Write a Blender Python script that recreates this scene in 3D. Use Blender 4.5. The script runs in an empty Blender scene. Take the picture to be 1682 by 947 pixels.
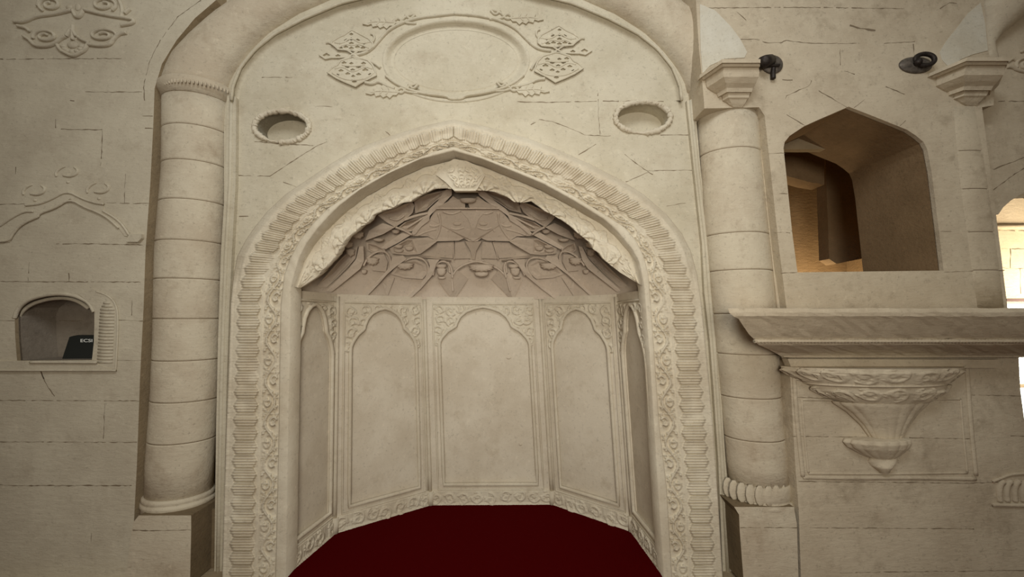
import bpy, bmesh, math, random
import numpy as np
from mathutils import Vector
from mathutils.geometry import tessellate_polygon
S = bpy.context.scene
COL = S.collection
random.seed(7)

# ------------------------------------------------------------------ camera
F, D, TILT, EYE = 640.0, 2.6, math.atan(47/640.0), 1.64
cam_d = bpy.data.cameras.new('camera'); cam = bpy.data.objects.new('camera', cam_d); COL.objects.link(cam)
cam_d.sensor_width = 36.0; cam_d.lens = F/1682.0*36.0; cam_d.clip_start = .05
cam.location = (0, -D, EYE); cam.rotation_euler = (math.pi/2+TILT, 0, 0)
S.camera = cam
# ------------------------------------------------------------------ light
w = bpy.data.worlds.new('world'); S.world = w; w.use_nodes = True
w.node_tree.nodes['Background'].inputs[0].default_value = (1.0, .86, .66, 1)
w.node_tree.nodes['Background'].inputs[1].default_value = .20
def area(name, loc, target, sx, sy, power, color):
    l = bpy.data.lights.new(name, 'AREA'); l.shape = 'RECTANGLE'; l.size = sx; l.size_y = sy; l.energy = power; l.color = color
    o = bpy.data.objects.new(name, l); COL.objects.link(o); o.location = loc
    o.rotation_euler = (Vector(target)-Vector(loc)).to_track_quat('-Z', 'Y').to_euler()
    return o
area('hall_window_light', (-.1, -3.0, 4.9), (.0, 0, 2.5), 2.4, 1.2, 74, (.95, 1.0, 1.03))
dl = area('low_fill_light', (.1, -4.4, 1.95), (-.05, 0, 2.0), 1.3, 1.5, 42, (1.0, .93, .81)); dl.data.spread = math.radians(100)  # added low fill, lifts the hood and the undersides
area('stair_daylight', (3.2, 1.32, 1.55), (3.05, 1.7, 2.25), .5, .25, 17.0, (1.0, .80, .52))
area('side_room_daylight', (6.7, 1.3, 1.5), (6.3, 2.4, 2.3), 1.0, 1.0, 80, (1.0, .9, .72))
S.view_settings.view_transform = 'Standard'; S.view_settings.look = 'None'
S.view_settings.exposure = 0.0; S.view_settings.gamma = 1.0; S.view_settings.use_curve_mapping = False

# ------------------------------------------------------------------ helpers
CT, ST = math.cos(TILT), math.sin(TILT)
def ray(px, py):
    u = (px-841)/F; v = (473.5-py)/F
    return u, CT-v*ST, ST+v*CT
def P(px, py, y=0.0):
    """the point of the plane at depth y that stands where the photograph shows (px, py)"""
    u, dy, dz = ray(px, py); s = (y+D)/dy
    return Vector((u*s, y, EYE+dz*s))
def py_of(z, y):
    # inverse for height: picture row of height z at depth y
    t = (z-EYE)/(y+D); v = (t*CT-ST)/(CT+t*ST)
    return 473.5-F*v
def px_of(x, z, y):
    t = (z-EYE); fwd = (y+D)*CT+t*ST
    return 841+F*x/fwd
def lerp(a, b, t): return a+(b-a)*t
def resample(pts, n):
    pts = [Vector(p) for p in pts]
    L = [0]
    for a, b in zip(pts, pts[1:]): L.append(L[-1]+(b-a).length)
    out = []; k = 0
    for i in range(n):
        s = L[-1]*i/(n-1)
        while k < len(pts)-2 and L[k+1] < s: k += 1
        d = L[k+1]-L[k]
        out.append(pts[k].lerp(pts[k+1], (s-L[k])/d if d > 0 else 0))
    return out
def smooth(pts, it=2, closed=False):
    pts = [Vector(p) for p in pts]
    for _ in range(it):
        o = []; n = len(pts)
        rng = range(n) if closed else range(n-1)
        if not closed: o.append(pts[0])
        for i in rng:
            a, b = pts[i], pts[(i+1) % n]
            o += [a*.75+b*.25, a*.25+b*.75]
        if not closed: o.append(pts[-1])
        pts = o
    return pts
def V2(pts): return [Vector((p[0], p[1], 0)) for p in pts]

class MB:
    def __init__(s): s.v = []; s.f = []; s.m = []; s.sm = []
    def add(s, vs, fs, mat=0, sm=False):
        b = len(s.v); s.v += [tuple(p) for p in vs]
        for f in fs: s.f.append([b+i for i in f]); s.m.append(mat); s.sm.append(sm)
    def poly(s, pts, holes, front, back, mat=0, close_back=False, side_mat=None, hole_back=None):
        """flat polygon in picture tracing, stood at its depth and pushed back along the wall's depth"""
        loops = [pts]+list(holes)
        wl = [[P(p[0], p[1], front if len(p) < 3 else p[2]) for p in L] for L in loops]
        flat = [p for L in wl for p in L]
        tri = tessellate_polygon([[Vector((p.x, p.z, 0)) for p in L] for L in wl])
        s.add(flat, [list(t) for t in tri], mat)
        for li, L in enumerate(wl):
            n = len(L); bk = [Vector((p.x, back if li == 0 or hole_back is None else hole_back, p.z)) for p in L]
            s.add(L+bk, [[i, (i+1) % n, n+(i+1) % n, n+i] for i in range(n)], mat if side_mat is None else side_mat)
        if close_back: s.add([(p.x, back, p.z) for p in flat], [list(t) for t in tri], mat)
    def tube(s, pts, r, n=8, mat=0, flat=1.0, closed=False, up=(0, -1, 0)):
        pts = [Vector(p) for p in pts]; m = len(pts); up = Vector(up)
        vs = []
        for i, p in enumerate(pts):
            a = pts[i-1] if (i or closed) else p; b = pts[(i+1) % m] if (i < m-1 or closed) else p
            t = (b-a)
            t = t.normalized() if t.length > 1e-9 else Vector((1, 0, 0))
            x = t.cross(up)
            x = x.normalized() if x.length > 1e-6 else Vector((1, 0, 0))
            yv = x.cross(t).normalized()
            rr = r[i] if isinstance(r, (list, tuple)) else r
            for k in range(n):
                g = 2*math.pi*k/n
                vs.append(p+x*(rr*math.cos(g))+yv*(rr*flat*math.sin(g)))
        fs = []
        for i in range(m if closed else m-1):
            for k in range(n):
                j = (i+1) % m
                fs.append([i*n+k, i*n+(k+1) % n, j*n+(k+1) % n, j*n+k])
        if not closed: fs += [list(range(n))[::-1], [(m-1)*n+k for k in range(n)]]
        s.add(vs, fs, mat, True)
    def ptube(s, px, r, y=0.0, flat=1.0, n=8, mat=0, closed=False, it=2, taper=False):
        """raised strap drawn along a traced line, r in picture pixels"""
        pts = smooth(V2(px), it, closed)
        k = (y+D)/F
        rr = r*k
        if taper:
            m = len(pts); rr = [r*k*(.35+.65*math.sin(math.pi*min(1, .12+.88*i/(m-1)))) for i in range(m)]
        s.tube([P(p.x, p.y, y) for p in pts], rr, n, mat, flat, closed)
    def blob(s, c, rx, ry, rz, mat=0, n=10, m=6, rot=0.0):
        vs = []; fs = []
        for i in range(m+1):
            a = math.pi*i/m
            for k in range(n):
                b = 2*math.pi*k/n
                x = math.sin(a)*math.cos(b)*rx; z = math.sin(a)*math.sin(b)*rz; y = math.cos(a)*ry
                vs.append((c[0]+x*math.cos(rot)-z*math.sin(rot), c[1]+y, c[2]+x*math.sin(rot)+z*math.cos(rot)))
        for i in range(m):
            for k in range(n):
                fs.append([i*n+k, i*n+(k+1) % n, (i+1)*n+(k+1) % n, (i+1)*n+k])
        s.add(vs, fs, mat, True)
    def pblob(s, px, py, rx, ry, y, d, rot=0.0):
        k = (y+D)/F
        s.blob(P(px, py, y), rx*k, d, ry*k, rot=rot)
    def box(s, a, b, mat=0):
        x0, y0, z0 = a; x1, y1, z1 = b
        s.add([(x0, y0, z0), (x1, y0, z0), (x1, y1, z0), (x0, y1, z0), (x0, y0, z1), (x1, y0, z1), (x1, y1, z1), (x0, y1, z1)],
              [[0, 3, 2, 1], [4, 5, 6, 7], [0, 1, 5, 4], [1, 2, 6, 5], [2, 3, 7, 6], [3, 0, 4, 7]], mat)
    def grid(s, A, mat=0, sm=True, mask=None):
        n, m = A.shape[:2]
        b = len(s.v); s.v += [tuple(p) for p in A.reshape(-1, 3)]
        for i in range(n-1):
            for j in range(m-1):
                if mask is not None and not mask[i, j]: continue
                s.f.append([b+i*m+j, b+(i+1)*m+j, b+(i+1)*m+j+1, b+i*m+j+1]); s.m.append(mat); s.sm.append(sm)
    def joints(s, lines, y, w=1.1, mat=1, gap=.05):
        """irregular open mortar seams"""
        for L in lines:
            pts = resample(V2(L), max(3, int(sum((Vector(a)-Vector(b)).length for a, b in zip(V2(L), V2(L)[1:]))/5)))
            vs = []; fs = []; ww = w
            for i, p in enumerate(pts):
                t = (pts[min(i+1, len(pts)-1)]-pts[max(i-1, 0)]).normalized(); nrm = Vector((-t.y, t.x, 0))
                ww = .85*w*(random.random()**1.7*1.1+.16)
                q = p+nrm*random.uniform(-.5, .5)
                vs += [P(q.x+nrm.x*ww/2, q.y+nrm.y*ww/2, y-.0012), P(q.x-nrm.x*ww/2, q.y-nrm.y*ww/2, y-.0012)]
            for i in range(len(pts)-1):
                if random.random() > gap: fs.append([2*i, 2*i+1, 2*i+3, 2*i+2])
            s.add(vs, fs, mat)
    def split(s, name, mats, parent=None):
        """every separate piece becomes a part of its own"""
        par = list(range(len(s.v)))
        def find(a):
            while par[a] != a: par[a] = par[par[a]]; a = par[a]
            return a
        for f in s.f:
            r = find(f[0])
            for i in f[1:]: par[find(i)] = r
        groups = {}
        for k, f in enumerate(s.f): groups.setdefault(find(f[0]), []).append(k)
        for fl in groups.values():
            ids = sorted({i for k in fl for i in s.f[k]}); mp = {a: b for b, a in enumerate(ids)}
            q = MB(); q.v = [s.v[i] for i in ids]; q.f = [[mp[i] for i in s.f[k]] for k in fl]; q.m = [s.m[k] for k in fl]; q.sm = [s.sm[k] for k in fl]
            q.build(name, mats, parent)
    def build(s, name, mats, parent=None, label=None):
        me = bpy.data.meshes.new(name); me.from_pydata(s.v, [], s.f)
        for m in (mats if isinstance(mats, (list, tuple)) else [mats]): me.materials.append(m)
        me.polygons.foreach_set('material_index', s.m); me.polygons.foreach_set('use_smooth', s.sm)
        bm = bmesh.new(); bm.from_mesh(me)
        bmesh.ops.recalc_face_normals(bm, faces=bm.faces); bm.to_mesh(me); bm.free()
        o = bpy.data.objects.new(name, me); COL.objects.link(o)
        if parent is not None:
            o.parent = parent; o.matrix_parent_inverse = parent.matrix_world.inverted()
        if label: o['label'] = label
        return o
def thing(name, label, cat, loc=(0, 0, 0), group=None):
    o = bpy.data.objects.new(name, None); COL.objects.link(o); o.location = loc; o.empty_display_size = .1
    o.matrix_world.translation = Vector(loc)
    o['label'] = label; o['category'] = cat
    if group: o['group'] = group
    return o
def tag(o, label, cat, group=None, kind=None):
    o['label'] = label; o['category'] = cat
    if group: o['group'] = group
    if kind: o['kind'] = kind
    return o
def struct(o, label=None):
    o['kind'] = 'structure'
    if label: o['label'] = label
    return o

# ------------------------------------------------------------------ materials
def stone(name, base, dark, stain=(.30, .22, .14), stain_amt=.35, bump=.42, rough=.9, scale=1.0):
    m = bpy.data.materials.new(name); m.use_nodes = True; nt = m.node_tree; N = nt.nodes; L = nt.links
    b = N['Principled BSDF']; b.inputs['Roughness'].default_value = rough
    b.inputs['Specular IOR Level'].default_value = .25
    tc = N.new('ShaderNodeTexCoord')
    def noise(sc, det, rg=.6):
        n = N.new('ShaderNodeTexNoise'); n.inputs['Scale'].default_value = sc*scale; n.inputs['Detail'].default_value = det
        n.inputs['Roughness'].default_value = rg; L.new(tc.outputs['Object'], n.inputs['Vector']); return n
    def ramp(src, p0, p1, c0=(0, 0, 0, 1), c1=(1, 1, 1, 1)):
        r = N.new('ShaderNodeValToRGB'); r.color_ramp.elements[0].position = p0; r.color_ramp.elements[1].position = p1
        r.color_ramp.elements[0].color = c0; r.color_ramp.elements[1].color = c1; L.new(src, r.inputs[0]); return r
    def mix(f, a, c, fac=None):
        x = N.new('ShaderNodeMix'); x.data_type = 'RGBA'
        if fac is None: L.new(f, x.inputs[0])
        else:
            mm = N.new('ShaderNodeMath'); mm.operation = 'MULTIPLY'; L.new(f, mm.inputs[0]); mm.inputs[1].default_value = fac; L.new(mm.outputs[0], x.inputs[0])
        if isinstance(a, tuple): x.inputs[6].default_value = (*a, 1)
        else: L.new(a, x.inputs[6])
        if isinstance(c, tuple): x.inputs[7].default_value = (*c, 1)
        else: L.new(c, x.inputs[7])
        return x.outputs[2]
    r1 = ramp(noise(2.2, 7, .68).outputs[0], .40, .60)
    c = mix(r1.outputs[0], base, dark)
    r2 = ramp(noise(5.5, 8, .7).outputs[0], .54, .74)
    c = mix(r2.outputs[0], c, stain, stain_amt)
    r3 = ramp(noise(46, 4, .7).outputs[0], .57, .75)
    c = mix(r3.outputs[0], c, tuple(x*.58 for x in dark), .65)
    r4 = ramp(noise(19, 5, .7).outputs[0], .58, .72)
    c = mix(r4.outputs[0], c, tuple(min(1, x*1.22) for x in base), .45)
    L.new(c, b.inputs['Base Color'])
    bp = N.new('ShaderNodeBump'); bp.inputs['Strength'].default_value = bump; bp.inputs['Distance'].default_value = .012
    mp = N.new('ShaderNodeMapping'); mp.inputs['Scale'].default_value = (.45, 1, 1.3); L.new(tc.outputs['Object'], mp.inputs[0])
    n5 = N.new('ShaderNodeTexNoise'); n5.inputs['Scale'].default_value = 34*scale; n5.inputs['Detail'].default_value = 7; n5.inputs['Roughness'].default_value = .66
    L.new(mp.outputs[0], n5.inputs['Vector'])
    L.new(n5.outputs[0], bp.inputs['Height']); L.new(bp.outputs[0], b.inputs['Normal'])
    return m
def plain(name, col, rough=.6, metal=0.0, emit=None, noise_amt=.0, nscale=20):
    m = bpy.data.materials.new(name); m.use_nodes = True; N = m.node_tree.nodes; L = m.node_tree.links; b = N['Principled BSDF']
    b.inputs['Base Color'].default_value = (*col, 1); b.inputs['Roughness'].default_value = rough; b.inputs['Metallic'].default_value = metal
    if noise_amt:
        tc = N.new('ShaderNodeTexCoord'); n = N.new('ShaderNodeTexNoise'); n.inputs['Scale'].default_value = nscale; n.inputs['Detail'].default_value = 6
        L.new(tc.outputs['Object'], n.inputs['Vector'])
        r = N.new('ShaderNodeValToRGB'); r.color_ramp.elements[0].position = .3; r.color_ramp.elements[1].position = .7
        r.color_ramp.elements[0].color = (*[x*(1-noise_amt) for x in col], 1); r.color_ramp.elements[1].color = (*[min(1, x*(1+noise_amt)) for x in col], 1)
        L.new(n.outputs[0], r.inputs[0]); L.new(r.outputs[0], b.inputs['Base Color'])
        bp = N.new('ShaderNodeBump'); bp.inputs['Strength'].default_value = .3; bp.inputs['Distance'].default_value = .01
        L.new(n.outputs[0], bp.inputs['Height']); L.new(bp.outputs[0], b.inputs['Normal'])
    if emit:
        b.inputs['Emission Color'].default_value = (*emit[0], 1); b.inputs['Emission Strength'].default_value = emit[1]
    return m
M_WALL = stone('limestone_wall', (.575, .52, .40), (.505, .45, .335), (.30, .22, .14), .30)
M_SIDE = stone('limestone_left_wall', (.60, .54, .415), (.52, .46, .35), (.27, .20, .13), .34)
M_COL = stone('limestone_column', (.61, .54, .41), (.52, .44, .325), (.30, .22, .14), .55)
M_CARVE = stone('limestone_carved', (.62, .56, .44), (.54, .47, .355), (.33, .26, .18), .28, .22)
M_HOOD = stone('limestone_hood', (.60, .51, .41), (.53, .445, .355), (.30, .22, .16), .22, .16)
M_PANEL = stone('limestone_panel', (.64, .575, .46), (.56, .49, .38), (.33, .25, .15), .35, .10)
M_NOOK = stone('brown_nook', (.36, .28, .175), (.30, .23, .14), (.2, .14, .08), .3)  # browner than the wall faces; on recesses, wall edge and floor
M_PULPIT = stone('limestone_pulpit', (.585, .505, .375), (.50, .42, .305), (.26, .20, .13), .55)
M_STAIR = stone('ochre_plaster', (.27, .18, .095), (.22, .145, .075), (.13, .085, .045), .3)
M_NICHE = stone('dark_grey_stone', (.30, .255, .20), (.24, .20, .155), (.14, .11, .08), .45)  # darker and greyer than the wall stone
M_SEAM = plain('dark_mortar', (.20, .15, .095), .95)
M_IRON = plain('rusty_iron', (.035, .027, .022), .55, .6, noise_amt=.4, nscale=60)
M_DISC = plain('old_grey_metal', (.14, .12, .10), .6, .5, noise_amt=.4, nscale=45)
M_CARPET = plain('dark_red_carpet', (.062, .0006, .0012), 1.0, noise_amt=.18, nscale=300)
M_CARPET.node_tree.nodes['Principled BSDF'].inputs['Specular IOR Level'].default_value = .02
M_FOLD = plain('black_green_cover', (.006, .009, .008), .55)
M_WHITE = plain('white_print', (.85, .85, .8), .6)
M_RAIL = plain('red_brown_paint', (.40, .16, .10), .5)
M_GLOW = plain('daylit_sky_pane', (.9, .95, .9), .5, emit=((.95, 1.0, .9), 3.0))
M_CREAM = stone('cream_passage_wall', (.72, .58, .40), (.66, .52, .35), (.5, .36, .22), .2)

# ------------------------------------------------------------------ relief generators (heights on unit patches)
def leaf_field(U, V, leaves):
    """heights of overlapping carved leaves: each (cx, cy, angle, length, width, bend)"""
    H = np.zeros_like(U)
    for cx, cy, a, Ln, W, k in leaves:
        x = (U-cx)*math.cos(a)+(V-cy)*math.sin(a); y = -(U-cx)*math.sin(a)+(V-cy)*math.cos(a)
        y = y-k*x*x
        xn = x/Ln; wd = W*np.clip(1-xn*xn, 0, 1)**.5*(.75+.25*np.cos(xn*9))
        q = np.clip(1-(y/np.maximum(wd, 1e-6))**2, 0, 1)*(np.abs(xn) < 1)
        h = np.sqrt(q)*(1-.55*np.exp(-(y/(.22*W))**2))
        H = np.maximum(H, h)
    return H
def curve_field(U, V, pts, r):
    d2 = np.full(U.shape, 1e9)
    for (ax, ay), (bx, by) in zip(pts, pts[1:]):
        dx, dy = bx-ax, by-ay; l2 = dx*dx+dy*dy+1e-12
        t = np.clip(((U-ax)*dx+(V-ay)*dy)/l2, 0, 1)
        d2 = np.minimum(d2, (U-ax-t*dx)**2+(V-ay-t*dy)**2)
    return np.sqrt(np.clip(1-d2/(r*r), 0, 1))
def foliage(U, V, w, h, pitch, seed, vine=True):
    """scrolling leaves covering a w x h patch"""
    rnd = random.Random(seed); L = []; H = np.zeros_like(U)
    nx = max(1, round(w/pitch)); ny = max(1, round(h/pitch))
    for i in range(nx):
        for j in range(ny):
            cx = (i+.5)*w/nx+rnd.uniform(-.12, .12)*pitch; cy = (j+.5)*h/ny+rnd.uniform(-.12, .12)*pitch
            a0 = rnd.uniform(0, 6.28); sg = rnd.choice((-1, 1))
            sp = []
            for q in range(15):
                g = a0+sg*q*.46; r = pitch*(.46-.026*q)
                sp.append((cx+r*math.cos(g), cy+r*math.sin(g)))
            H = np.maximum(H, curve_field(U, V, sp, pitch*.085))
            for q in range(3):
                g = a0+sg*(q*2.1+.4)
                L.append((cx+pitch*.33*math.cos(g), cy+pitch*.33*math.sin(g), g+sg*1.2, pitch*.26, pitch*.12, sg*1.4/pitch))
            L.append((cx, cy, a0, pitch*.17, pitch*.12, 0))
    return np.maximum(H, leaf_field(U, V, L))

# ------------------------------------------------------------------ traced outlines (picture pixels of the photograph)
O_L = [(365, 950), (368, 830), (372, 700), (376, 600), (379, 500), (384, 450), (390, 420), (403, 395), (418, 373), (439, 347), (469, 319), (502, 297), (543, 269), (588, 243), (639, 224), (690, 208), (745, 196)]
I_L = [(452, 950), (455, 830), (458, 700), (459, 600), (461, 500), (467, 450), (477, 423), (492, 395), (512, 369), (537, 343), (575, 318), (613, 294), (664, 269), (715, 248), (745, 241)]
O_R = [(1187, 950), (1180, 830), (1171, 700), (1162, 600), (1152, 500), (1145, 450), (1135, 413), (1120, 383), (1095, 352), (1057, 319), (1019, 295), (968, 269), (917, 246), (867, 227), (803, 209), (745, 196)]
I_R = [(1104, 950), (1095, 800), (1083, 700), (1076, 600), (1069, 500), (1065, 450), (1057, 420), (1045, 395), (1026, 373), (993, 352), (943, 322), (892, 295), (841, 275), (791, 256), (745, 241)]
J_L = [(470, 950), (473, 750), (476, 600), (478, 470), (491, 425), (503, 401), (521, 376), (543, 352), (559, 337), (590, 313), (639, 285), (690, 262), (745, 248)]
J_R = [(1090, 950), (1077, 750), (1068, 600), (1058, 470), (1050, 431), (1039, 410), (1014, 380), (993, 361), (943, 330), (892, 302), (841, 281), (791, 261), (745, 248)]
K_L = [(490, 472), (496, 445), (508, 408), (536, 366), (575, 336), (613, 314), (639, 299), (690, 275), (745, 259)]
K_R = [(1047, 464), (1033, 412), (1004, 377), (960, 344), (915, 318), (871, 300), (841, 287), (795, 272), (745, 259)]
L_L = [(493, 473), (520, 455), (540, 438), (552, 424), (561, 412), (567, 402), (574, 391), (580, 385), (588, 379), (598, 370), (605, 367), (611, 362), (617, 352), (633, 345), (648, 341), (662, 333), (676, 331), (690, 322), (715, 310), (734, 309), (745, 310)]
L_R = [(1046, 464), (1018, 447), (990, 425), (982, 414), (973, 408), (966, 396), (957, 389), (946, 380), (935, 370), (922, 361), (905, 351), (893, 345), (872, 330), (858, 332), (845, 331), (833, 323), (810, 314), (784, 312), (770, 312), (745, 310)]
def split_at(pts, yy):
    i = next(k for k, p in enumerate(pts) if p[1] <= yy)
    return pts[:i+1], pts[i:]

# ------------------------------------------------------------------ floor and carpet
mb = MB(); mb.box((-7, -9, -.2), (7, 4, -.012)); struct(mb.build('floor', M_NOOK))
mb = MB()
A = np.zeros((60, 40, 3))
for i in range(60):
    for j in range(40):
        x = -6.5+13*i/59; y = -8+7.86*j/39
        A[i, j] = (x, y, .003*math.sin(x*3.1+y)*math.sin(y*2.3))
mb.grid(A)
nic = [(-1.452, -.15), (-1.452, .02), (-1.358, .505), (-.714, .960), (.355, .960), (.915, .53), (1.02, .02), (1.02, -.15)]
mb.add([(x, y, 0) for x, y in nic]+[(x, y, -.010) for x, y in nic], [list(range(8)), list(range(8, 16))]+[[i, (i+1) % 8, 8+(i+1) % 8, 8+i] for i in range(8)])
tag(mb.build('carpet', M_CARPET), 'plain dark red carpet covering the floor of the prayer niche', 'carpet')

# ------------------------------------------------------------------ left wall with the little arched niche cut in
nook_l = [(357, -70), (355, 0), (320, 30), (290, 66), (266, 105), (254, 145), (252, 200), (247, 300), (239, 412), (236, 500), (230, 620), (225, 760), (221, 838), (215, 960)]
book_hole = [(24, 518), (30, 504), (46, 491), (70, 484), (93, 481), (118, 483), (135, 489), (148, 497), (155, 512), (155, 533), (154, 563), (151, 591), (28, 592), (25, 554)]
mb = MB()
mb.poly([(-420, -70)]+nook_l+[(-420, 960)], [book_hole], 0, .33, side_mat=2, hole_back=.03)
mb.joints([[(140, 151), (234, 151)], [(100, 212), (168, 213)], [(238, 210), (251, 211)], [(175, 333), (245, 334)], [(-5, 335), (40, 335)], [(92, 400), (150, 400), (245, 402)], [(0, 462), (232, 463)], [(192, 525), (238, 527)],
           [(190, 591), (232, 592)], [(0, 657), (228, 658)], [(0, 725), (225, 726)], [(168, 214), (167, 245), (165, 272)], [(206, 285), (204, 333)], [(48, 430), (46, 461)], [(113, 448), (113, 462)],
           [(91, 195), (91, 210)], [(26, 274), (25, 286)], [(172, 662), (170, 720)], [(217, 493), (216, 524)], [(0, 526), (24, 526)], [(330, 0), (292, 27), (262, 68), (246, 100), (236, 140), (237, 165)],
           [(63, 598), (70, 618), (78, 635), (90, 650)], [(115, 165), (122, 166)], [(150, 875), (149, 890)], [(0, 795), (20, 797)], [(0, 97), (200, 96)], [(234, 190), (251, 190)], [(-200, 151), (-30, 151)], [(-250, 400), (-20, 400)], [(-250, 657), (0, 657)]], 0, 1.6)
mb.joints([[(20, 797), (216, 797)], [(62, 598), (72, 622)]], 0, 2.4, gap=0)
struct(mb.build('wall_left', [M_SIDE, M_SEAM, M_NOOK]), 'pale ashlar wall left of the big arch')

# niche interior, rim and frame
n = thing('wall_niche', 'small round-headed niche in the left wall with a fluted stone frame', 'niche', P(90, 592, 0))
mb = MB()
hole_w = [P(x, y, 0) for x, y in book_hole]
back = .235
mb.add([(p.x, .02, p.z) for p in hole_w]+[(p.x, back, p.z) for p in hole_w], [[i, (i+1) % 14, 14+(i+1) % 14, 14+i] for i in range(14)])
mb.add([(p.x, back, p.z) for p in hole_w], [list(range(14))])
mb.joints([[(60, 527), (100, 526), (135, 527)]], back, 1.5)
mb.build('recess', [M_NICHE, M_SEAM], n, 'dark grey recess')
mb = MB()
rim = [(24, 522), (30, 505), (46, 492), (70, 485), (93, 482), (118, 484), (135, 490), (148, 498), (155, 512)]
mb.ptube(rim, 3.2, .004, .9, 8); mb.ptube([(30, 524), (36, 511), (52, 499), (74, 492), (95, 489), (116, 490), (132, 496), (146, 506)], 3.0, .035, .9, 8)
mb.build('rim_moulding', M_SIDE, n)
mb = MB()
fo = [(157, 600), (157, 514), (150, 500), (138, 490), (128, 482), (150, 474), (172, 482), (186, 495), (192, 512), (193, 540), (191, 575), (189, 606), (157, 606)]
mb.poly(fo, [], -.006, .01)
for k in range(19):
    yy = 497+k*5.4; x0 = 166-(yy-497)*.06; x1 = 189-(yy-497)*.04
    if yy < 508: x0 += (508-yy)*.4; x1 -= (508-yy)*.7
    mb.ptube([(x0, yy), ((x0+x1)/2, yy+.3), (x1, yy)], 1.9, -.006, .8, 6, it=0)
mb.ptube([(158, 478), (180, 486), (192, 502), (194, 530), (192, 575), (190, 608)], 1.4, -.005, 1, 6)
mb.build('fluted_frame', M_SIDE, n)
mb = MB()
mb.poly([(0, 593), (40, 593), (52, 594), (160, 594), (160, 599), (190, 609), (-40, 609), (-40, 593)], [], -.012, .02)
mb.ptube([(50, 594.5), (100, 594.5), (159, 595)], 2.4, -.016, 1, 6); mb.ptube([(-30, 608), (90, 608), (190, 608)], 1.6, -.013, 1, 6)
mb.build('sill', M_SIDE, n)
# folder standing in the niche
fl = thing('folder', 'black folder with white lettering propped up in the small niche', 'folder', P(128, 591, .12))
mb = MB()
base = [P(102, 589, .10), P(160, 589, .10), P(160, 551, .15), P(121, 551, .15), P(114, 553, .148)]
mb.add(base+[p+Vector((0, .03, .004)) for p in base], [[0, 1, 2, 3, 4], [9, 8, 7, 6, 5]]+[[i, (i+1) % 5, 5+(i+1) % 5, 5+i] for i in range(5)])
mb.build('cover', M_FOLD, fl)
def text(s, p0, width, height, normal_up, mat, name, parent, font_scale=1.0):
    cu = bpy.data.curves.new(name, 'FONT'); cu.body = s; cu.extrude = .0012; cu.offset = .004
    tmp = bpy.data.objects.new('tmp', cu); COL.objects.link(tmp)
    dg = bpy.context.evaluated_depsgraph_get(); me = bpy.data.meshes.new_from_object(tmp.evaluated_get(dg))
    bpy.data.objects.remove(tmp)
    xs = [v.co.x for v in me.vertices]; ys = [v.co.y for v in me.vertices]
    for v in me.vertices:
        a = (v.co.x-min(xs))/(max(xs)-min(xs)); b = (v.co.y-min(ys))/(max(ys)-min(ys))
        v.co = Vector(p0)+Vector((a*width, -.0025+v.co.z*.5, 0))+normal_up*(b*height)
    me.materials.append(mat); o = bpy.data.objects.new(name, me); COL.objects.link(o)
    o.parent = parent; o.matrix_parent_inverse = parent.matrix_world.inverted(); return o
up = (base[2]-base[1])
tp = P(133, 561.5, .1362); text('ECSI', tp, .082, .024, up.normalized(), M_WHITE, 'lettering', fl)

# reliefs on the left wall
o = thing('blind_arch_relief', 'blind ogee arch moulding carved on the left wall above the small niche', 'relief', P(112, 380, 0))
mb = MB()
mb.poly([(-60, 397), (15, 397), (20, 385), (35, 368), (62, 356), (65, 350), (90, 342), (115, 326), (140, 341), (160, 348), (178, 358), (195, 374), (204, 387), (213, 388), (203, 371), (190, 358), (169, 346), (169, 335), (155, 333), (135, 326), (110, 313), (85, 327), (65, 335), (42, 337), (40, 348), (20, 357), (0, 371), (-30, 385), (-60, 388)], [], -.006, .01)
mb.build('arch_band', M_SIDE, o)
mb = MB(); mb.ptube([(-40, 397), (15, 397), (20, 385), (35, 368), (62, 356)], 1.8, -.008); mb.ptube([(62, 356), (65, 350), (90, 342), (115, 326), (140, 341), (160, 348), (178, 358), (195, 374)], 1.8, -.008)
mb.ptube([(0, 371), (20, 357), (40, 347), (55, 347)], 2, -.008); mb.ptube([(42, 337), (65, 335), (85, 327), (110, 313), (135, 326), (155, 333), (170, 335)], 2, -.008); mb.ptube([(169, 346), (190, 358), (203, 371), (212, 386)], 1.8, -.008)
mb.split('edge_bead', M_SIDE, o)
mb = MB(); mb.poly([(212, 384), (232, 384), (232, 391), (226, 397), (206, 397)], [], -.022, .01); mb.build('corbel', M_SIDE, o)
for (cx, cy, lab) in ((112, 282, 'carved crescent directly above the tip of the blind ogee arch'), (58, 312, 'carved crescent over the left shoulder of the blind ogee arch'), (163, 309, 'carved crescent over the right shoulder of the blind ogee arch')):
    o = thing('crescent_relief', lab, 'relief', P(cx, cy, 0), 'carved crescents over the blind arch')
    mb = MB()
    mb.ptube([(cx-19, cy+8), (cx-20, cy+2), (cx-14, cy-5), (cx-4, cy-9)], 2.2, -.001, 1.1, taper=True)
    mb.ptube([(cx-8, cy+6), (cx+4, cy+8), (cx+14, cy+4), (cx+17, cy-3), (cx+9, cy-8)], 2.4, -.001, 1.1, taper=True)
    mb.split('horn', M_SIDE, o)
    mb = MB(); mb.pblob(cx, cy+17, 3.2, 2.4, 0, .008); mb.build('stud', M_SIDE, o)
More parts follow.
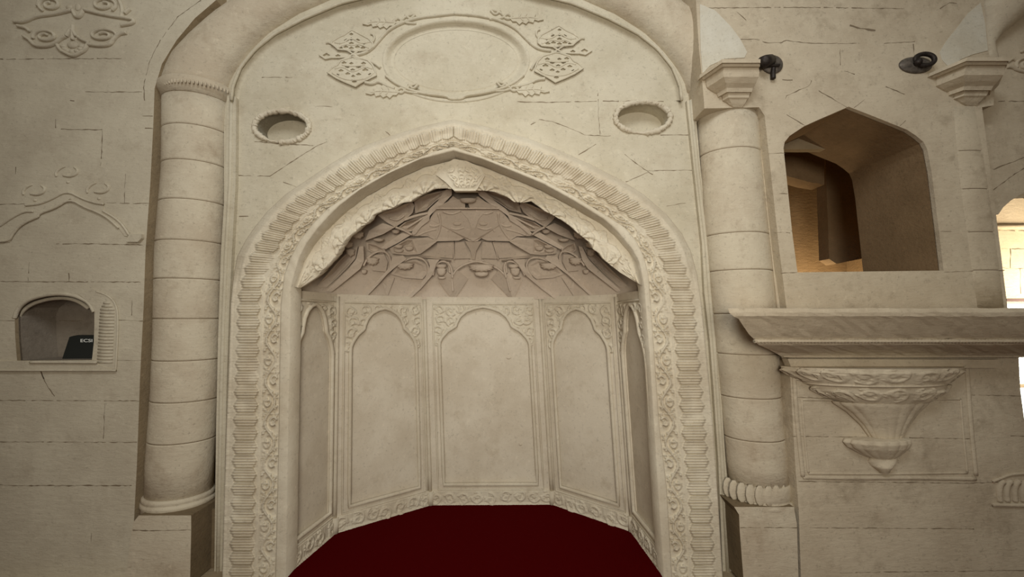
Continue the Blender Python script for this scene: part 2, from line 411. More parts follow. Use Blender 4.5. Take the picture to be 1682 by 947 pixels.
# scrolled relief, top left
o = thing('scroll_relief', 'scrolled arabesque plaque carved high on the left wall near the corner', 'relief', P(120, 50, 0))
def spiral(cx, cy, rx, ry, a0, turns, sg):
    k = int(turns*14); return [(cx+rx*(1-.7*i/k)*math.cos(a0+sg*i/k*turns*6.283), cy+ry*(1-.7*i/k)*math.sin(a0+sg*i/k*turns*6.283)) for i in range(k+1)]
mb = MB(); Y = -.004
for L in ([(24, 36), (40, 37), (60, 27), (90, 24), (118, 17)], [(137, 16), (160, 22), (185, 27), (206, 30), (222, 33), (218, 39), (200, 42)], [(30, 43), (44, 46), (50, 52)],
          [(40, 60), (50, 66), (58, 76), (76, 77), (90, 73), (100, 64), (109, 60)], [(95, 74), (100, 83), (112, 89), (121, 93), (131, 88), (141, 82), (144, 74)], [(144, 73), (165, 76), (182, 74), (187, 65), (196, 56), (208, 54)],
          [(129, 61), (136, 66), (146, 70)], [(63, 11), (66, 0), (70, -15)], [(200, 30), (203, 15), (194, -5)], [(206, 22), (214, 15)], [(120, 17), (126, 30), (134, 26), (138, 16)], [(110, 60), (118, 46), (126, 60)], [(120, 66), (121, 42)]):
    mb.ptube(L, 3.0, Y, 1.3)
mb.split('outline_strap', M_SIDE, o)
mb = MB()
for sp in (spiral(75, 60, 21, 11, 2.8, 1.4, 1), spiral(169, 58, 24, 11, .2, 1.4, -1), spiral(83, 8, 20, 12, 2.2, 1.4, 1), spiral(171, 8, 22, 12, .9, 1.4, -1)): mb.ptube(sp, 2.6, Y, 1.3, it=1)
mb.split('volute', M_SIDE, o)
mb = MB()
for q in range(7):
    g = math.pi*(.0+q/6); mb.pblob(120+15*math.cos(g), 77+9*math.sin(g), 6, 4, 0, .016)
mb.pblob(120, 74, 10, 7, 0, .014); mb.pblob(120, 86, 8, 6, 0, .014); mb.pblob(114, 12, 6, 4, 0, .008); mb.pblob(128, 12, 5, 7, 0, .008)
mb.split('palmette', M_SIDE, o)

# ------------------------------------------------------------------ tympanum wall around the prayer niche
TY = .10
mid_l = [((a[0]+b[0])/2, (a[1]+b[1])/2) for a, b in zip(resample(V2(O_L), 24), resample(V2(I_L), 24))]
mid_r = [((a[0]+b[0])/2, (a[1]+b[1])/2) for a, b in zip(resample(V2(O_R), 24), resample(V2(I_R), 24))]
def ell(cx, cy, rx, ry, n=48, jit=0.0, a0=0.0): return [(cx+rx*(1+random.uniform(-jit, jit))*math.cos(a0+2*math.pi*i/n), cy+ry*(1+random.uniform(-jit, jit))*math.sin(a0+2*math.pi*i/n)) for i in range(n)]
mb = MB()
mb.poly([(368, -160), (368, 957)]+[(mid_l[0][0], 957)]+mid_l+mid_r[::-1]+[(mid_r[0][0], 957), (1200, 957), (1170, -160)],
        [ell(463, 208, 41, 24), ell(1056, 193, 41, 23), ell(749, 99, 117, 65, 64)], TY, TY+.25)
mb.joints([[(386, 288), (443, 289), (455, 281), (475, 268), (500, 252), (520, 240), (537, 232)], [(418, 232), (460, 236), (520, 239)], [(465, 299), (488, 307)], [(385, 355), (408, 355)], [(633, 215), (641, 222)],
           [(885, 196), (905, 199), (935, 210), (962, 222), (1003, 223)], [(1085, 222), (1140, 221)], [(982, 152), (983, 190), (986, 222)], [(850, 167), (900, 168), (980, 166)], [(1026, 253), (1050, 272), (1077, 290)],
           [(950, 254), (965, 245), (979, 237)], [(1062, 280), (1140, 279)], [(1028, 299), (1066, 282)], [(1095, 338), (1110, 336), (1126, 333)], [(872, 205), (880, 200)], [(520, 174), (545, 175)], [(985, 166), (1090, 166)], [(430, 127), (480, 127)]], TY, 1.7)
struct(mb.build('wall_back', [M_WALL, M_SEAM]), 'pale wall under the big round arch')
# back of the nooks
mb = MB()
for a, b in ((190, 440), (1110, 1340)):
    p = P(a, 960, .30); q = P(b, -120, .30); z_ = P(a, 835, .1).z; mb.box((min(p.x, q.x)-.1, .10, -.05), (1.9, .31, z_), 1) if a > 500 else mb.box((P(200, 900, .1).x, .10, -.05), (P(372, 900, .1).x, .31, z_), 1); mb.box((min(p.x, q.x)-.1, .322, -.05), (min(1.775, max(p.x, q.x)+.1), .36, 4.6))
p = P(190, 0, .3); q = P(1340, 0, .3); mb.box((p.x-.1, .36, 2.95), (q.x+.1, .42, 5.2))
M_NOOK_SHADE = stone('dark_brown_shade', (.21, .155, .09), (.17, .125, .07), (.12, .085, .05), .3)  # shade around the column feet put into the colour
struct(mb.build('wall_nook', [M_NOOK, M_NOOK_SHADE]), 'brown recess beside the columns, with shade painted in at the foot')
# thin vertical fillets at the side of the niche frame
def strip(L, R, y0, y1, name, mat):
    mb = MB()
    mb.poly(L+R[::-1], [], y0, y1)
    k = [((a[0]+b[0])/2, (a[1]+b[1])/2) for a, b in zip(L, R)]
    mb.ptube(k, 3.2, y0+.002, 1.0, 8, it=0)
    return mb.build(name, mat)
struct(strip([(373, 150), (370, 300), (363, 412), (358, 560), (355, 700), (353, 850), (352, 957)], [(388, 160), (387, 300), (381, 412), (376, 520), (372, 640), (368, 830), (364, 957)], .07, .3, 'trim_1', M_WALL), 'narrow stone fillet left of the niche frame')
struct(strip([(1128, 165), (1140, 280), (1153, 400), (1157, 480), (1166, 560), (1172, 640), (1180, 760), (1188, 957)], [(1141, 165), (1151, 280), (1166, 400), (1173, 480), (1179, 560), (1184, 640), (1192, 760), (1204, 957)], .07, .3, 'trim_2', M_WALL), 'narrow stone fillet right of the niche frame')

# big torus arch over everything
def torus_arch(pairs, yc, name, label, k=1.0):
    a = resample(V2([p[0] for p in pairs]), 60); b = resample(V2([p[1] for p in pairs]), 60)
    mb = MB(); vs = []; n = 20; seam = []
    for i in range(60):
        p = P(a[i].x, a[i].y, yc); yt = yc-.25*k*(p-P(b[i].x, b[i].y, yc)).length/2; p = P(a[i].x, a[i].y, yt); q = P(b[i].x, b[i].y, yt); c = (p+q)/2; r = (p-q)/2; c.y = yc
        for j in range(n):
            g = 2*math.pi*j/n; vs.append(c+r*math.cos(g)+Vector((0, -1, 0))*(r.length*k*math.sin(g)))
    fs = [[i*n+j, i*n+(j+1) % n, (i+1)*n+(j+1) % n, (i+1)*n+j] for i in range(59) for j in range(n)]
    fs += [list(range(n)), [59*n+j for j in range(n)]]
    mb.add(vs, fs, 0, True)
    return mb, struct(tag(mb.build(name, [M_COL, M_SEAM]), label, 'arch'))
half = [((264, 152), (371, 150)), ((268, 125), (376, 130)), ((283, 95), (390, 107)), ((310, 65), (412, 80)), ((345, 32), (443, 51)), ((388, 0), (490, 22)), ((440, -28), (550, -3)), ((540, -62), (640, -24)), ((750, -82), (750, -36))]
pairs = half+[((1500-a[0], a[1]), (1500-b[0], b[1])) for a, b in half[-2::-1]]
torus_arch(pairs, .13, 'trim_3', 'thick rounded arch moulding framing the tympanum', .8)
# cove fillet inside the torus
mb = MB()
c1 = [(380, 165), (383, 140), (396, 109), (420, 80), (452, 55), (500, 30), (560, 5), (640, -14), (750, -24)]
c2 = [(392, 165), (397, 142), (412, 116), (437, 90), (468, 66), (515, 41), (575, 18), (650, 2), (750, -6)]
c1 += [(1500-x, y) for x, y in c1[-2::-1]]; c2 += [(1500-x, y) for x, y in c2[-2::-1]]
n1 = resample(V2(c1), 80); n2 = resample(V2(c2), 80)
A = np.zeros((80, 7, 3))
for i in range(80):
    for j in range(7):
        t = j/6; A[i, j] = P(lerp(n1[i].x, n2[i].x, t), lerp(n1[i].y, n2[i].y, t), .05+.05*math.sin(t*math.pi/2) if j else .2)
mb.grid(A)
mb.ptube([(p.x, p.y) for p in n1], 2.5, .052, 1, 8, it=0)
struct(mb.build('trim_4', M_WALL), 'thin inner fillet of the big arch')

# ------------------------------------------------------------------ engaged columns
def shaft(mb, secs, yc, dr, n=40, joints=(), mat=0, a0=0.0, a1=2*math.pi):
    """round shaft from traced left/right edges: (row, x_left, x_right)"""
    rows = []
    ks = sorted(secs)
    allr = sorted(set([k[0] for k in ks]+[y+d for y in joints for d in (-8, -2.6, -1.5, -.6, .6, 1.5, 2.6, 8) if ks[0][0] <= y+d <= ks[-1][0]]))
    for y in allr:
        for a, b in zip(ks, ks[1:]):
            if a[0] <= y <= b[0]: t = (y-a[0])/(b[0]-a[0]) if b[0] > a[0] else 0; xl, xr = lerp(a[1], b[1], t), lerp(a[2], b[2], t); break
        g = any(abs(y-j) < .8 for j in joints)
        rows.append((y, xl, xr, g))
    vs = []; 
    for y, xl, xr, g in rows:
        yt = yc-.28*dr*(P(xr, y, yc)-P(xl, y, yc)).length/2; l = P(xl, y, yt); r = P(xr, y, yt); c = (l+r)/2; hw = (r-l).length/2*.985-(.006 if g else 0)
        for k in range(n):
            ang = 2*math.pi*k/n; vs.append((c.x+hw*math.cos(ang), yc+hw*dr*math.sin(ang), c.z))
    fs = []; ms = []
    b = len(mb.v); mb.v += vs
    for i in range(len(rows)-1):
        gm = 1 if (rows[i][3] or rows[i+1][3]) and rows[i][3] == rows[i+1][3] else 0
        for k in range(n):
            mb.f.append([b+i*n+k, b+i*n+(k+1) % n, b+(i+1)*n+(k+1) % n, b+(i+1)*n+k]); mb.m.append(gm); mb.sm.append(True)
    for i in (0, len(rows)-1): mb.f.append([b+i*n+k for k in range(n)]); mb.m.append(0); mb.sm.append(False)
CY = .13
c = thing('engaged_column', 'tall round half-column left of the prayer niche, without a capital', 'column', P(290, 940, CY))
mb = MB(); shaft(mb, [(160, 265, 369), (280, 264, 361), (412, 253, 354), (560, 250, 349), (650, 246, 346), (760, 238, 337), (826, 236, 334)], CY, .8, joints=(215, 271, 333, 398, 459, 523, 590, 656, 722))
mb.build('shaft', [M_COL, M_SEAM], c)
mb = MB(); shaft(mb, [(139, 262, 371), (142, 258, 374), (152, 258, 374), (156, 262, 371), (165, 265, 369)], CY, .82)
ya = P(315, 147, CY)
for k in range(34):
    g = math.pi+math.pi*k/33; l = P(258, 147, CY-.1); r = P(374, 147, CY-.1); cc = (l+r)/2; hw = (r-l).length/2
    mb.blob((cc.x+hw*math.cos(g), CY+hw*.82*math.sin(g), cc.z), .007, .007, .016)
mb.build('beaded_collar', M_COL, c)
mb = MB(); shaft(mb, [(810, 236, 334), (812, 233, 336), (817, 232, 337), (818.5, 234, 335), (820, 231, 338), (825, 230, 339), (828, 232, 336), (840, 232, 336)], CY, .84)
mb.build('base_ring', M_COL, c)
mb = MB(); mb.poly([(228, 846), (314, 846), (314, 872), (312, 960), (205, 960), (216, 872), (220, 856)], [], -.07, .3, side_mat=2)  # plinth sides carry painted shade
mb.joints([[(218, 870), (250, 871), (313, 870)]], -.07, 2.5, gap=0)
mb.build('plinth', [M_COL, M_SEAM, M_NOOK_SHADE], c)

# ------------------------------------------------------------------ pulpit wall on the right
RY = -.10
left_e = [(1136, -120), (1143, 0), (1148, 80), (1153, 125), (1157, 178), (1247, 176), (1256, 190), (1268, 300), (1280, 410), (1293, 515), (1298, 620), (1306, 760), (1312, 838), (1316, 957)]
arch_h = [(1394, 175), (1430, 189), (1470, 205), (1490, 213), (1505, 223), (1517, 233), (1523, 245), (1530, 281), (1543, 385), (1550, 444), (1310, 447), (1301, 380), (1293, 300), (1287, 243), (1289, 233), (1297, 223), (1321, 207), (1343, 197)]
right_e = [(1692, 957), (1688, 760), (1684, 700), (1676, 640), (1672, 560), (1655, 505), (1631, 311), (1613, 176), (1632, 173), (1634, 140), (1624, 84), (1616, 0), (1604, -120)]
mb = MB()
mb.poly(left_e+right_e, [arch_h], RY, RY+.42, hole_back=RY+.03)
mb.joints([[(1150, 13), (1320, 12), (1485, 14)], [(1180, 65), (1245, 64), (1255, 70), (1285, 70), (1290, 66), (1332, 71), (1376, 71)], [(1376, 72), (1407, 71)], [(1452, 71), (1503, 68)], [(1210, 19), (1226, 33)], [(1544, 14), (1560, 4), (1572, 6)],
           [(1290, 162), (1292, 157), (1312, 148), (1331, 140), (1333, 132)], [(1292, 188), (1322, 206)], [(1345, 149), (1392, 176)], [(1380, 114), (1380, 80)], [(1380, 115), (1392, 117), (1404, 122)], [(1403, 177), (1420, 163)], [(1455, 142), (1492, 157)], [(1478, 206), (1488, 198)],
           [(1270, 381), (1298, 382)], [(1262, 252), (1290, 251)], [(1280, 318), (1294, 318)], [(1545, 380), (1563, 380)], [(1551, 446), (1650, 444)], [(1283, 448), (1309, 447)], [(1285, 131), (1302, 131)],
           [(1312, 790), (1590, 793), (1690, 790)], [(1330, 866), (1600, 868)], [(1300, 716), (1600, 720)], [(1596, 648), (1680, 650)], [(1380, 940), (1690, 936)], [(1500, 72), (1503, 100)], [(1660, 715), (1690, 716)], [(1305, 652), (1395, 655)]], RY, 1.6)
mb.joints([[(1396, 41), (1412, 46), (1438, 50)]], RY, 4, gap=0)
struct(mb.build('wall_right', [M_PULPIT, M_SEAM]), 'ashlar wall of the pulpit')
M_LIGHT_PATCH = stone('painted_light_patch', (.63, .595, .50), (.57, .525, .42), (.4, .33, .24), .2)  # light falling above the capitals, painted as pale patches
for nm, pts, lab in (('left', [(1149, 8), (1176, 18), (1200, 42), (1218, 66), (1226, 84), (1224, 95), (1190, 97), (1166, 108), (1155, 122), (1152, 80)], 'pale painted patch of light on the pulpit wall above the left capital'),
                     ('right', [(1612, 4), (1590, 22), (1572, 44), (1556, 66), (1545, 84), (1548, 100), (1560, 110), (1580, 96), (1600, 88), (1622, 84), (1618, 40)], 'pale painted patch of light on the pulpit wall above the right capital')):
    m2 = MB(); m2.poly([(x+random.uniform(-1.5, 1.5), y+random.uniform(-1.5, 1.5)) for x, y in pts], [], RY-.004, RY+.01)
    tag(m2.build('light_patch', M_LIGHT_PATCH), lab, 'painted_light', 'painted patches of light')
# passage behind the pulpit opening
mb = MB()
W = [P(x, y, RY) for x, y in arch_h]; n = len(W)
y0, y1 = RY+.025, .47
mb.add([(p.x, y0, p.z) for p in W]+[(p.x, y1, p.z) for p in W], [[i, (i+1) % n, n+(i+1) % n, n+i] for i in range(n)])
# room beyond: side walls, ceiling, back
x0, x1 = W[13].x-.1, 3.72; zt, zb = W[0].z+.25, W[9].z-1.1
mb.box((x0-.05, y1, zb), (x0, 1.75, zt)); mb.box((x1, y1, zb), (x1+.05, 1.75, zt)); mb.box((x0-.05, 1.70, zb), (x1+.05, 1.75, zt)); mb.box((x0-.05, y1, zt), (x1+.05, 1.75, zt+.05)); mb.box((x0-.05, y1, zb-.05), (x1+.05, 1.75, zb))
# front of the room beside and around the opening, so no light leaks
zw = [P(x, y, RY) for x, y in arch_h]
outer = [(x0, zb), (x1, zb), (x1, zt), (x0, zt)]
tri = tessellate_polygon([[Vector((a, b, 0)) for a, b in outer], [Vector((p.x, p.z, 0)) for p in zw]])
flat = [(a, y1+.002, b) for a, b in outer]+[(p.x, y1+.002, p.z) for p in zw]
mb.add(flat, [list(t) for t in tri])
# hanging pier with a sloping soffit, and a lower vault rib to its left
def slab(px, y, dep, top):
    q = [P(a, b, y) for a, b in px]
    for i in top: q[i].z = zt
    n = len(q); mb.add(q+[p+Vector((0, dep, 0)) for p in q], [list(range(n)), list(range(n, 2*n))]+[[i, (i+1) % n, n+(i+1) % n, n+i] for i in range(n)])
slab([(1356, 250), (1450, 250), (1450, 417), (1418, 424), (1374, 433), (1362, 425)], 1.0, .12, (0, 1))
slab([(1200, 250), (1356, 250), (1354, 303), (1330, 299), (1290, 288), (1200, 280)], .85, .15, (0, 1))
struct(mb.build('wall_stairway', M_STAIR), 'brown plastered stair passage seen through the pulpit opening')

# right column with capital
c = thing('engaged_column', 'tall round half-column right of the prayer niche, under a stepped capital', 'column', P(1250, 940, CY))
mb = MB(); shaft(mb, [(178, 1150, 1248), (250, 1155, 1253), (330, 1160, 1260), (400, 1165, 1267), (520, 1177, 1279), (650, 1189, 1286), (760, 1200, 1296), (800, 1204, 1300)], CY-.06, .8, joints=(252, 386, 445, 515, 580, 650, 718))
mb.build('shaft', [M_COL, M_SEAM], c)
mb = MB(); shaft(mb, [(790, 1203, 1299), (794, 1201, 1301), (812, 1201, 1303), (816, 1205, 1300), (818, 1200, 1304), (825, 1199, 1306), (828, 1203, 1303), (836, 1203, 1303)], CY-.06, .84)
for k in range(11):
    g = math.pi*1.06+math.pi*.88*k/10
    for yy, sc in ((800, 1.0),):
        l = P(1203, 808, CY-.15); r = P(1301, 808, CY-.15); cc = (l+r)/2; hw = (r-l).length/2
        mb.blob((cc.x+hw*.985*math.cos(g), CY-.06+hw*.82*math.sin(g), cc.z+.005), .034, .009, .066)
mb.build('leaf_base', M_COL, c)
mb = MB(); mb.poly([(1206, 832), (1304, 832), (1309, 860), (1312, 960), (1222, 960), (1215, 870), (1214, 845)], [], -.10, .3, side_mat=2)  # sides in the painted shade colour
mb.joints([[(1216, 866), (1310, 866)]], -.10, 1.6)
mb.build('plinth', [M_COL, M_SEAM, M_NOOK_SHADE], c)
# fillet beside the right shaft
struct(strip([(1243, 180), (1258, 330), (1270, 440), (1283, 560), (1290, 700), (1299, 820)], [(1251, 180), (1266, 330), (1278, 440), (1289, 560), (1296, 700), (1304, 820)], -.03, .2, 'trim_5', M_PULPIT), 'narrow fillet between right column and pulpit wall')

# capitals: stepped corbels on a block
def capital(name_label, secs, xc, chl, y_wall, parent):
    mb = MB(); rings = []
    for (py, hwl, hwr, pr) in secs:
        # half octagon in plan, leaning out by pr
        yf = y_wall-pr
        c0 = P(xc(py), py, yf)
        s = (yf+D)/F
        ch = pr*.9
        xl, xr = c0.x-hwl*s, c0.x+hwr*s
        rings.append([(xl-ch*chl[0], y_wall+.02, c0.z), (xl-ch*chl[0], y_wall-.01, c0.z), (xl, yf, c0.z), (xr, yf, c0.z), (xr+ch*chl[1], y_wall-.01, c0.z), (xr+ch*chl[1], y_wall+.02, c0.z)])
    vs = [p for r in rings for p in r]; n = 6
    fs = [[i*n+k, i*n+k+1, (i+1)*n+k+1, (i+1)*n+k] for i in range(len(rings)-1) for k in range(n-1)]
    fs += [list(range(n)), [(len(rings)-1)*n+k for k in range(n)]]
    mb.add(vs, fs)
    mb.build('capital', M_PULPIT, parent)
secsA = [(97, 26, 40, .17), (103, 26, 40, .17), (104, 25, 39, .155), (109, 25, 39, .15), (111, 23, 37, .135), (118, 24, 38, .13), (126, 23, 37, .125), (136, 20, 32, .10), (144, 18, 27, .075), (151, 18, 25, .065), (152, 15, 22, .05), (160, 15, 20, .045), (163, 13, 17, .035), (170, 10, 13, .02), (176, 7, 8, .004)]
capital('', secsA, lambda y: 1211+(y-97)*.0, (.42, .3), RY, c)
c2 = thing('pilaster', 'shallow half-round pilaster right of the pulpit opening, under a stepped capital', 'column', P(1620, 505, RY))
mb = MB(); shaft(mb, [(178, 1546, 1608), (240, 1552, 1618), (311, 1560, 1629), (440, 1577, 1647), (505, 1586, 1655)], RY+.035, .34, joints=(250, 312, 382, 444))
mb.build('shaft', [M_PULPIT, M_SEAM], c2)
secsB = [(a, l*1.05, r*1.15, p) for a, l, r, p in secsA]
capital('', [(a-3, l, r, p) for a, l, r, p in secsB], lambda y: 1614-(y-97)*.27, (.42, 1.0), RY, c2)

# pulpit shelf, frieze bowl and bracket
pu = thing('pulpit_balcony', 'projecting stone pulpit ledge carried by a carved half-bowl bracket', 'pulpit', P(1460, 780, RY))
def ledge(levels, name, mat, beads=()):
    mb = MB(); rings = []
    for (py, xl, pr) in levels:
        yf = RY-pr; a = P(xl, py, yf); b = P(1790, py, yf)
        rings.append([(P(xl+14, py, RY).x, RY+.02, a.z), (a.x, yf, a.z), (b.x, yf, a.z), (b.x, RY+.02, a.z)])
    n = 4
    # subdivide the long front edge so that it can be worn
    vs = []; m = 46
    for r in rings:
        row = [r[0]]+[tuple(lerp(r[1][k], r[2][k], i/(m-1)) for k in range(3)) for i in range(m)]+[r[3]]
        row = [(x+random.uniform(-.002, .002), y+random.uniform(-.002, .002), z+random.uniform(-.0028, .0028)) for x, y, z in row]
        vs += row
    n = m+2
    fs = [[i*n+k, i*n+k+1, (i+1)*n+k+1, (i+1)*n+k] for i in range(len(rings)-1) for k in range(n-1)]
    fs += [list(range(n)), [(len(rings)-1)*n+k for k in range(n)]]
    mb.add(vs, fs)
    for (py, xl, pr, r) in beads:
        yf = RY-pr; a = P(xl, py, yf); b = P(1790, py, yf)
        pts = [Vector((P(xl+14, py, RY).x, RY, a.z)), a]+[a.lerp(b, i/200) for i in range(1, 201)]
        mb.tube(pts, [r*(1+.35*(i % 2)) for i in range(len(pts))], 6)
    return mb.build(name, mat, pu)
ledge([(506, 1196, .33), (513, 1198, .335), (519, 1206, .33), (524, 1213, .315), (535, 1220, .285), (548, 1230, .25), (556, 1238, .225)], 'cornice', M_PULPIT)
ledge([(556, 1240, .225), (563, 1243, .222), (566, 1247, .21), (574, 1262, .13), (580, 1275, .07), (585, 1284, .04)], 'bed_moulding', M_PULPIT, [(560, 1240, .226, .009), (585, 1284, .042, .006)])
mb = MB(); mb.poly([(1294, 589), (1642, 590), (1640, 604), (1300, 604)], [], RY-.035, RY+.02); mb.poly([(1300, 604), (1312, 612), (1330, 606)], [], RY-.02, RY+.02)
mb.build('frieze', M_PULPIT, pu)
def bowl(levels, xc, yw, name, mat, mbump=None, n=72, rows=60):
    """half bowl against the wall from traced half-widths: (row, half width px, projection m)"""
    A = np.zeros((rows, n, 3)); U = np.zeros((rows, n)); Vv = np.zeros((rows, n))
    ks = levels
    for i in range(rows):
        y = lerp(ks[0][0], ks[-1][0], i/(rows-1))
        for a, b in zip(ks, ks[1:]):
            if a[0] <= y <= b[0]: t = (y-a[0])/max(1e-6, b[0]-a[0]); hw = lerp(a[1], b[1], t); pr = lerp(a[2], b[2], t); break
        for j in range(n):
            g = math.pi*j/(n-1)
            # wall-plane placement corrected for the leaning out
            x = -math.cos(g); yy = math.sin(g)
            e = 1.0
            if mbump is not None: e = 1+mbump(j/(n-1), i/(rows-1))
            yp = yw-pr*yy*e
            c = P(xc, y, yw-pr*.8); s = (yw-pr*.3+D)/F
            A[i, j] = (c.x+x*hw*s*e, yp, c.z)
    mb = MB(); mb.grid(A)
    mb.add([A[0, j] for j in range(n)], [list(range(n))]); mb.add([A[-1, j] for j in range(n)], [list(range(n))])
    return mb.build(name, mat, pu)
def bf(seed, w, h, p, amp):
    g = {}
    U, V = np.meshgrid(np.linspace(0, w, 240), np.linspace(0, h, 60), indexing='ij')
    H = foliage(U, V, w, h, p, seed)
    return lambda u, v: amp*H[min(239, int(u*239)), min(59, int(v*59))]
bowl([(605, 148, .17), (612, 146, .172), (625, 126, .155), (632, 117, .145)], 1463, RY, 'upper_leaf_band', M_PULPIT, bf(3, 9, 1, 1.0, .045), 180, 28)
bowl([(631, 117, .150), (634, 116, .152), (636, 112, .14)], 1464, RY, 'plain_fillet', M_PULPIT)
bowl([(635, 112, .14), (645, 106, .135), (656, 88, .115), (663, 72, .10)], 1467, RY, 'lower_leaf_band', M_PULPIT, bf(5, 8, 1.2, 1.1, .06), 180, 28)
bowl([(662, 76, .10), (666, 74, .098), (680, 56, .08), (700, 38, .06), (722, 25, .045)], 1463, RY, 'fluted_cone', M_PULPIT, lambda u, v: .05*abs(math.sin(u*math.pi*9)), 110, 30)
bowl([(720, 34, .055), (724, 50, .085), (730, 52, .09), (738, 47, .08), (748, 32, .055), (753, 22, .04)], 1455, RY, 'small_bowl', M_PULPIT, lambda u, v: .07*abs(math.sin(u*math.pi*8)), 90, 30)
bowl([(752, 20, .04), (760, 20, .045), (768, 17, .05), (777, 8, .03)], 1457, RY, 'pendant_tip', M_PULPIT, lambda u, v: .1*math.sin(u*9+v*5), 30, 16)
# moulded rectangular panel below the pulpit
pf = thing('wall_panel', 'moulded rectangular stone frame on the wall around the pulpit bracket', 'panel', P(1450, 785, RY))
mb = MB()
for L, r in (([(1303, 592), (1309, 690), (1319, 782)], 3.6), ([(1588, 600), (1594, 690), (1603, 780)], 3.6), ([(1319, 783), (1400, 785), (1480, 784), (1603, 786)], 3.2)):
    mb.ptube(L, r, RY-.001, .55, 8)
mb.split('outer_moulding', M_PULPIT, pf)
mb = MB()
for L, r in (([(1317, 656), (1322, 720), (1328, 776)], 1.8), ([(1578, 656), (1582, 710), (1589, 776)], 1.8), ([(1328, 777), (1450, 778), (1589, 776)], 1.8), ([(1317, 656), (1400, 657)], 1.8), ([(1530, 655), (1578, 655)], 1.8)):
    mb.ptube(L, r, RY-.001, .6, 8)
mb.split('inner_bead', M_PULPIT, pf)

# iron fittings on the pulpit wall
o = thing('wall_socket', 'round black iron socket with a stub hanging down beside the left capital', 'fitting', P(1268, 106, RY))
k = (RY+D)/F
mb = MB(); mb.blob(P(1268, 106, RY-.005), 19*k, .022, 17*k, n=24, m=8); mb.build('plate', M_DISC, o)
mb = MB(); mb.tube([P(1263, 101, RY-.01), P(1257, 101, RY-.05), P(1252, 102, RY-.07)], [11*k, 10*k, 9*k], 14, up=(0, 0, 1)); mb.ptube([(1254, 110), (1265, 108), (1280, 107)], 2.5, RY-.03); mb.build('pipe', M_IRON, o)
mb = MB(); mb.ptube([(1270, 112), (1270, 122), (1270, 129)], 4, RY-.02); mb.build('stub', M_IRON, o)
o = thing('wall_socket', 'oval grey metal plate with a black ring beside the right capital', 'fitting', P(1505, 106, RY))
mb = MB(); mb.blob(P(1504, 107, RY-.004), 29*k, .02, 15*k, n=28, m=8); mb.build('plate', M_DISC, o)
mb = MB(); pts = []
for i in range(28):
    g = 2*math.pi*i/28; pts.append(P(1519+16*math.cos(g), 98+9.5*math.sin(g), RY-.035-.012*math.cos(g)))
mb.tube(pts, 3.6*k, 10, closed=True); mb.build('ring', M_IRON, o)
mb = MB(); mb.tube([P(1508, 103, RY-.01), P(1508, 102, RY-.04)], 6*k, 10, up=(0, 0, 1)); mb.build('lug', M_IRON, o)

# ------------------------------------------------------------------ far right: next bay with its opening
FY = .02
mb = MB()
hole = [(1640, 352), (1648, 340), (1662, 328), (1684, 315), (1720, 303), (1790, 300), (1860, 345), (1900, 420), (1900, 960), (1600, 960)]
mb.poly([(1590, -160), (1590, 350)]+hole[:1]+hole[1:-1]+[(2050, 960), (2050, -160)], [], FY, FY+.35)
mb.joints([[(1632, 278), (1660, 267), (1700, 252)], [(1632, 312), (1660, 290), (1690, 272)], [(1640, 166), (1700, 166)]], FY, 1.8)
struct(mb.build('wall_far_right', [M_PULPIT, M_SEAM]), 'wall of the next bay at the right edge')
torus_arch([((1596, 120), (1640, 120)), ((1600, 60), (1630, 78)), ((1600, 10), (1640, 62)), ((1640, -40), (1690, 22)), ((1710, -90), (1760, -20)), ((1800, -120), (1820, -40))], .02, 'trim_6', 'thick rounded arch moulding of the next bay at the top right corner')
mb = MB(); mb.box((5.2, 2.2, 0), (9.5, 2.3, 1.69)); mb.box((5.2, 2.2, 1.75), (9.5, 2.3, 4.6))
mb.joints([[(1640, 378), (1700, 379)], [(1645, 408), (1700, 409)], [(1648, 440), (1700, 441)], [(1676, 441), (1677, 482)], [(1660, 408), (1660, 440)]], 2.199, 1.5)
mb.tube([(5.3, 2.19, P(1650, 372, 2.19).z), (9.4, 2.19, P(1650, 372, 2.19).z)], .03, 8)
struct(mb.build('wall_passage', [M_CREAM, M_SEAM]), 'sunlit cream wall of the passage beyond the right opening')
mb = MB()
a = P(1650, 492, 1.6); b = P(1760, 492, 1.6); mb.box((a.x, 1.58, a.z-.02), (b.x+.6, 1.64, a.z+.015))
tag(mb.build('window_rail', M_RAIL), 'red-brown wooden rail across the bright opening at the right edge', 'rail')
wn = MB(); a = P(1640, 499, 2.0); b = P(1840, 745, 2.0); wn.box((a.x, 2.0, b.z), (b.x+.3, 2.03, a.z))
wo = struct(wn.build('window_1', M_GLOW), 'glaring daylit window at the right edge below the pulpit ledge')
mb = MB(); a = P(1640, 633, 1.95); mb.box((a.x, 1.93, a.z-.02), (a.x+2, 1.99, a.z+.02)); a = P(1640, 565, 1.95); mb.box((a.x, 1.93, a.z-.02), (a.x+2, 1.99, a.z+.06))
mb.build('window_frame', M_CREAM, wo)
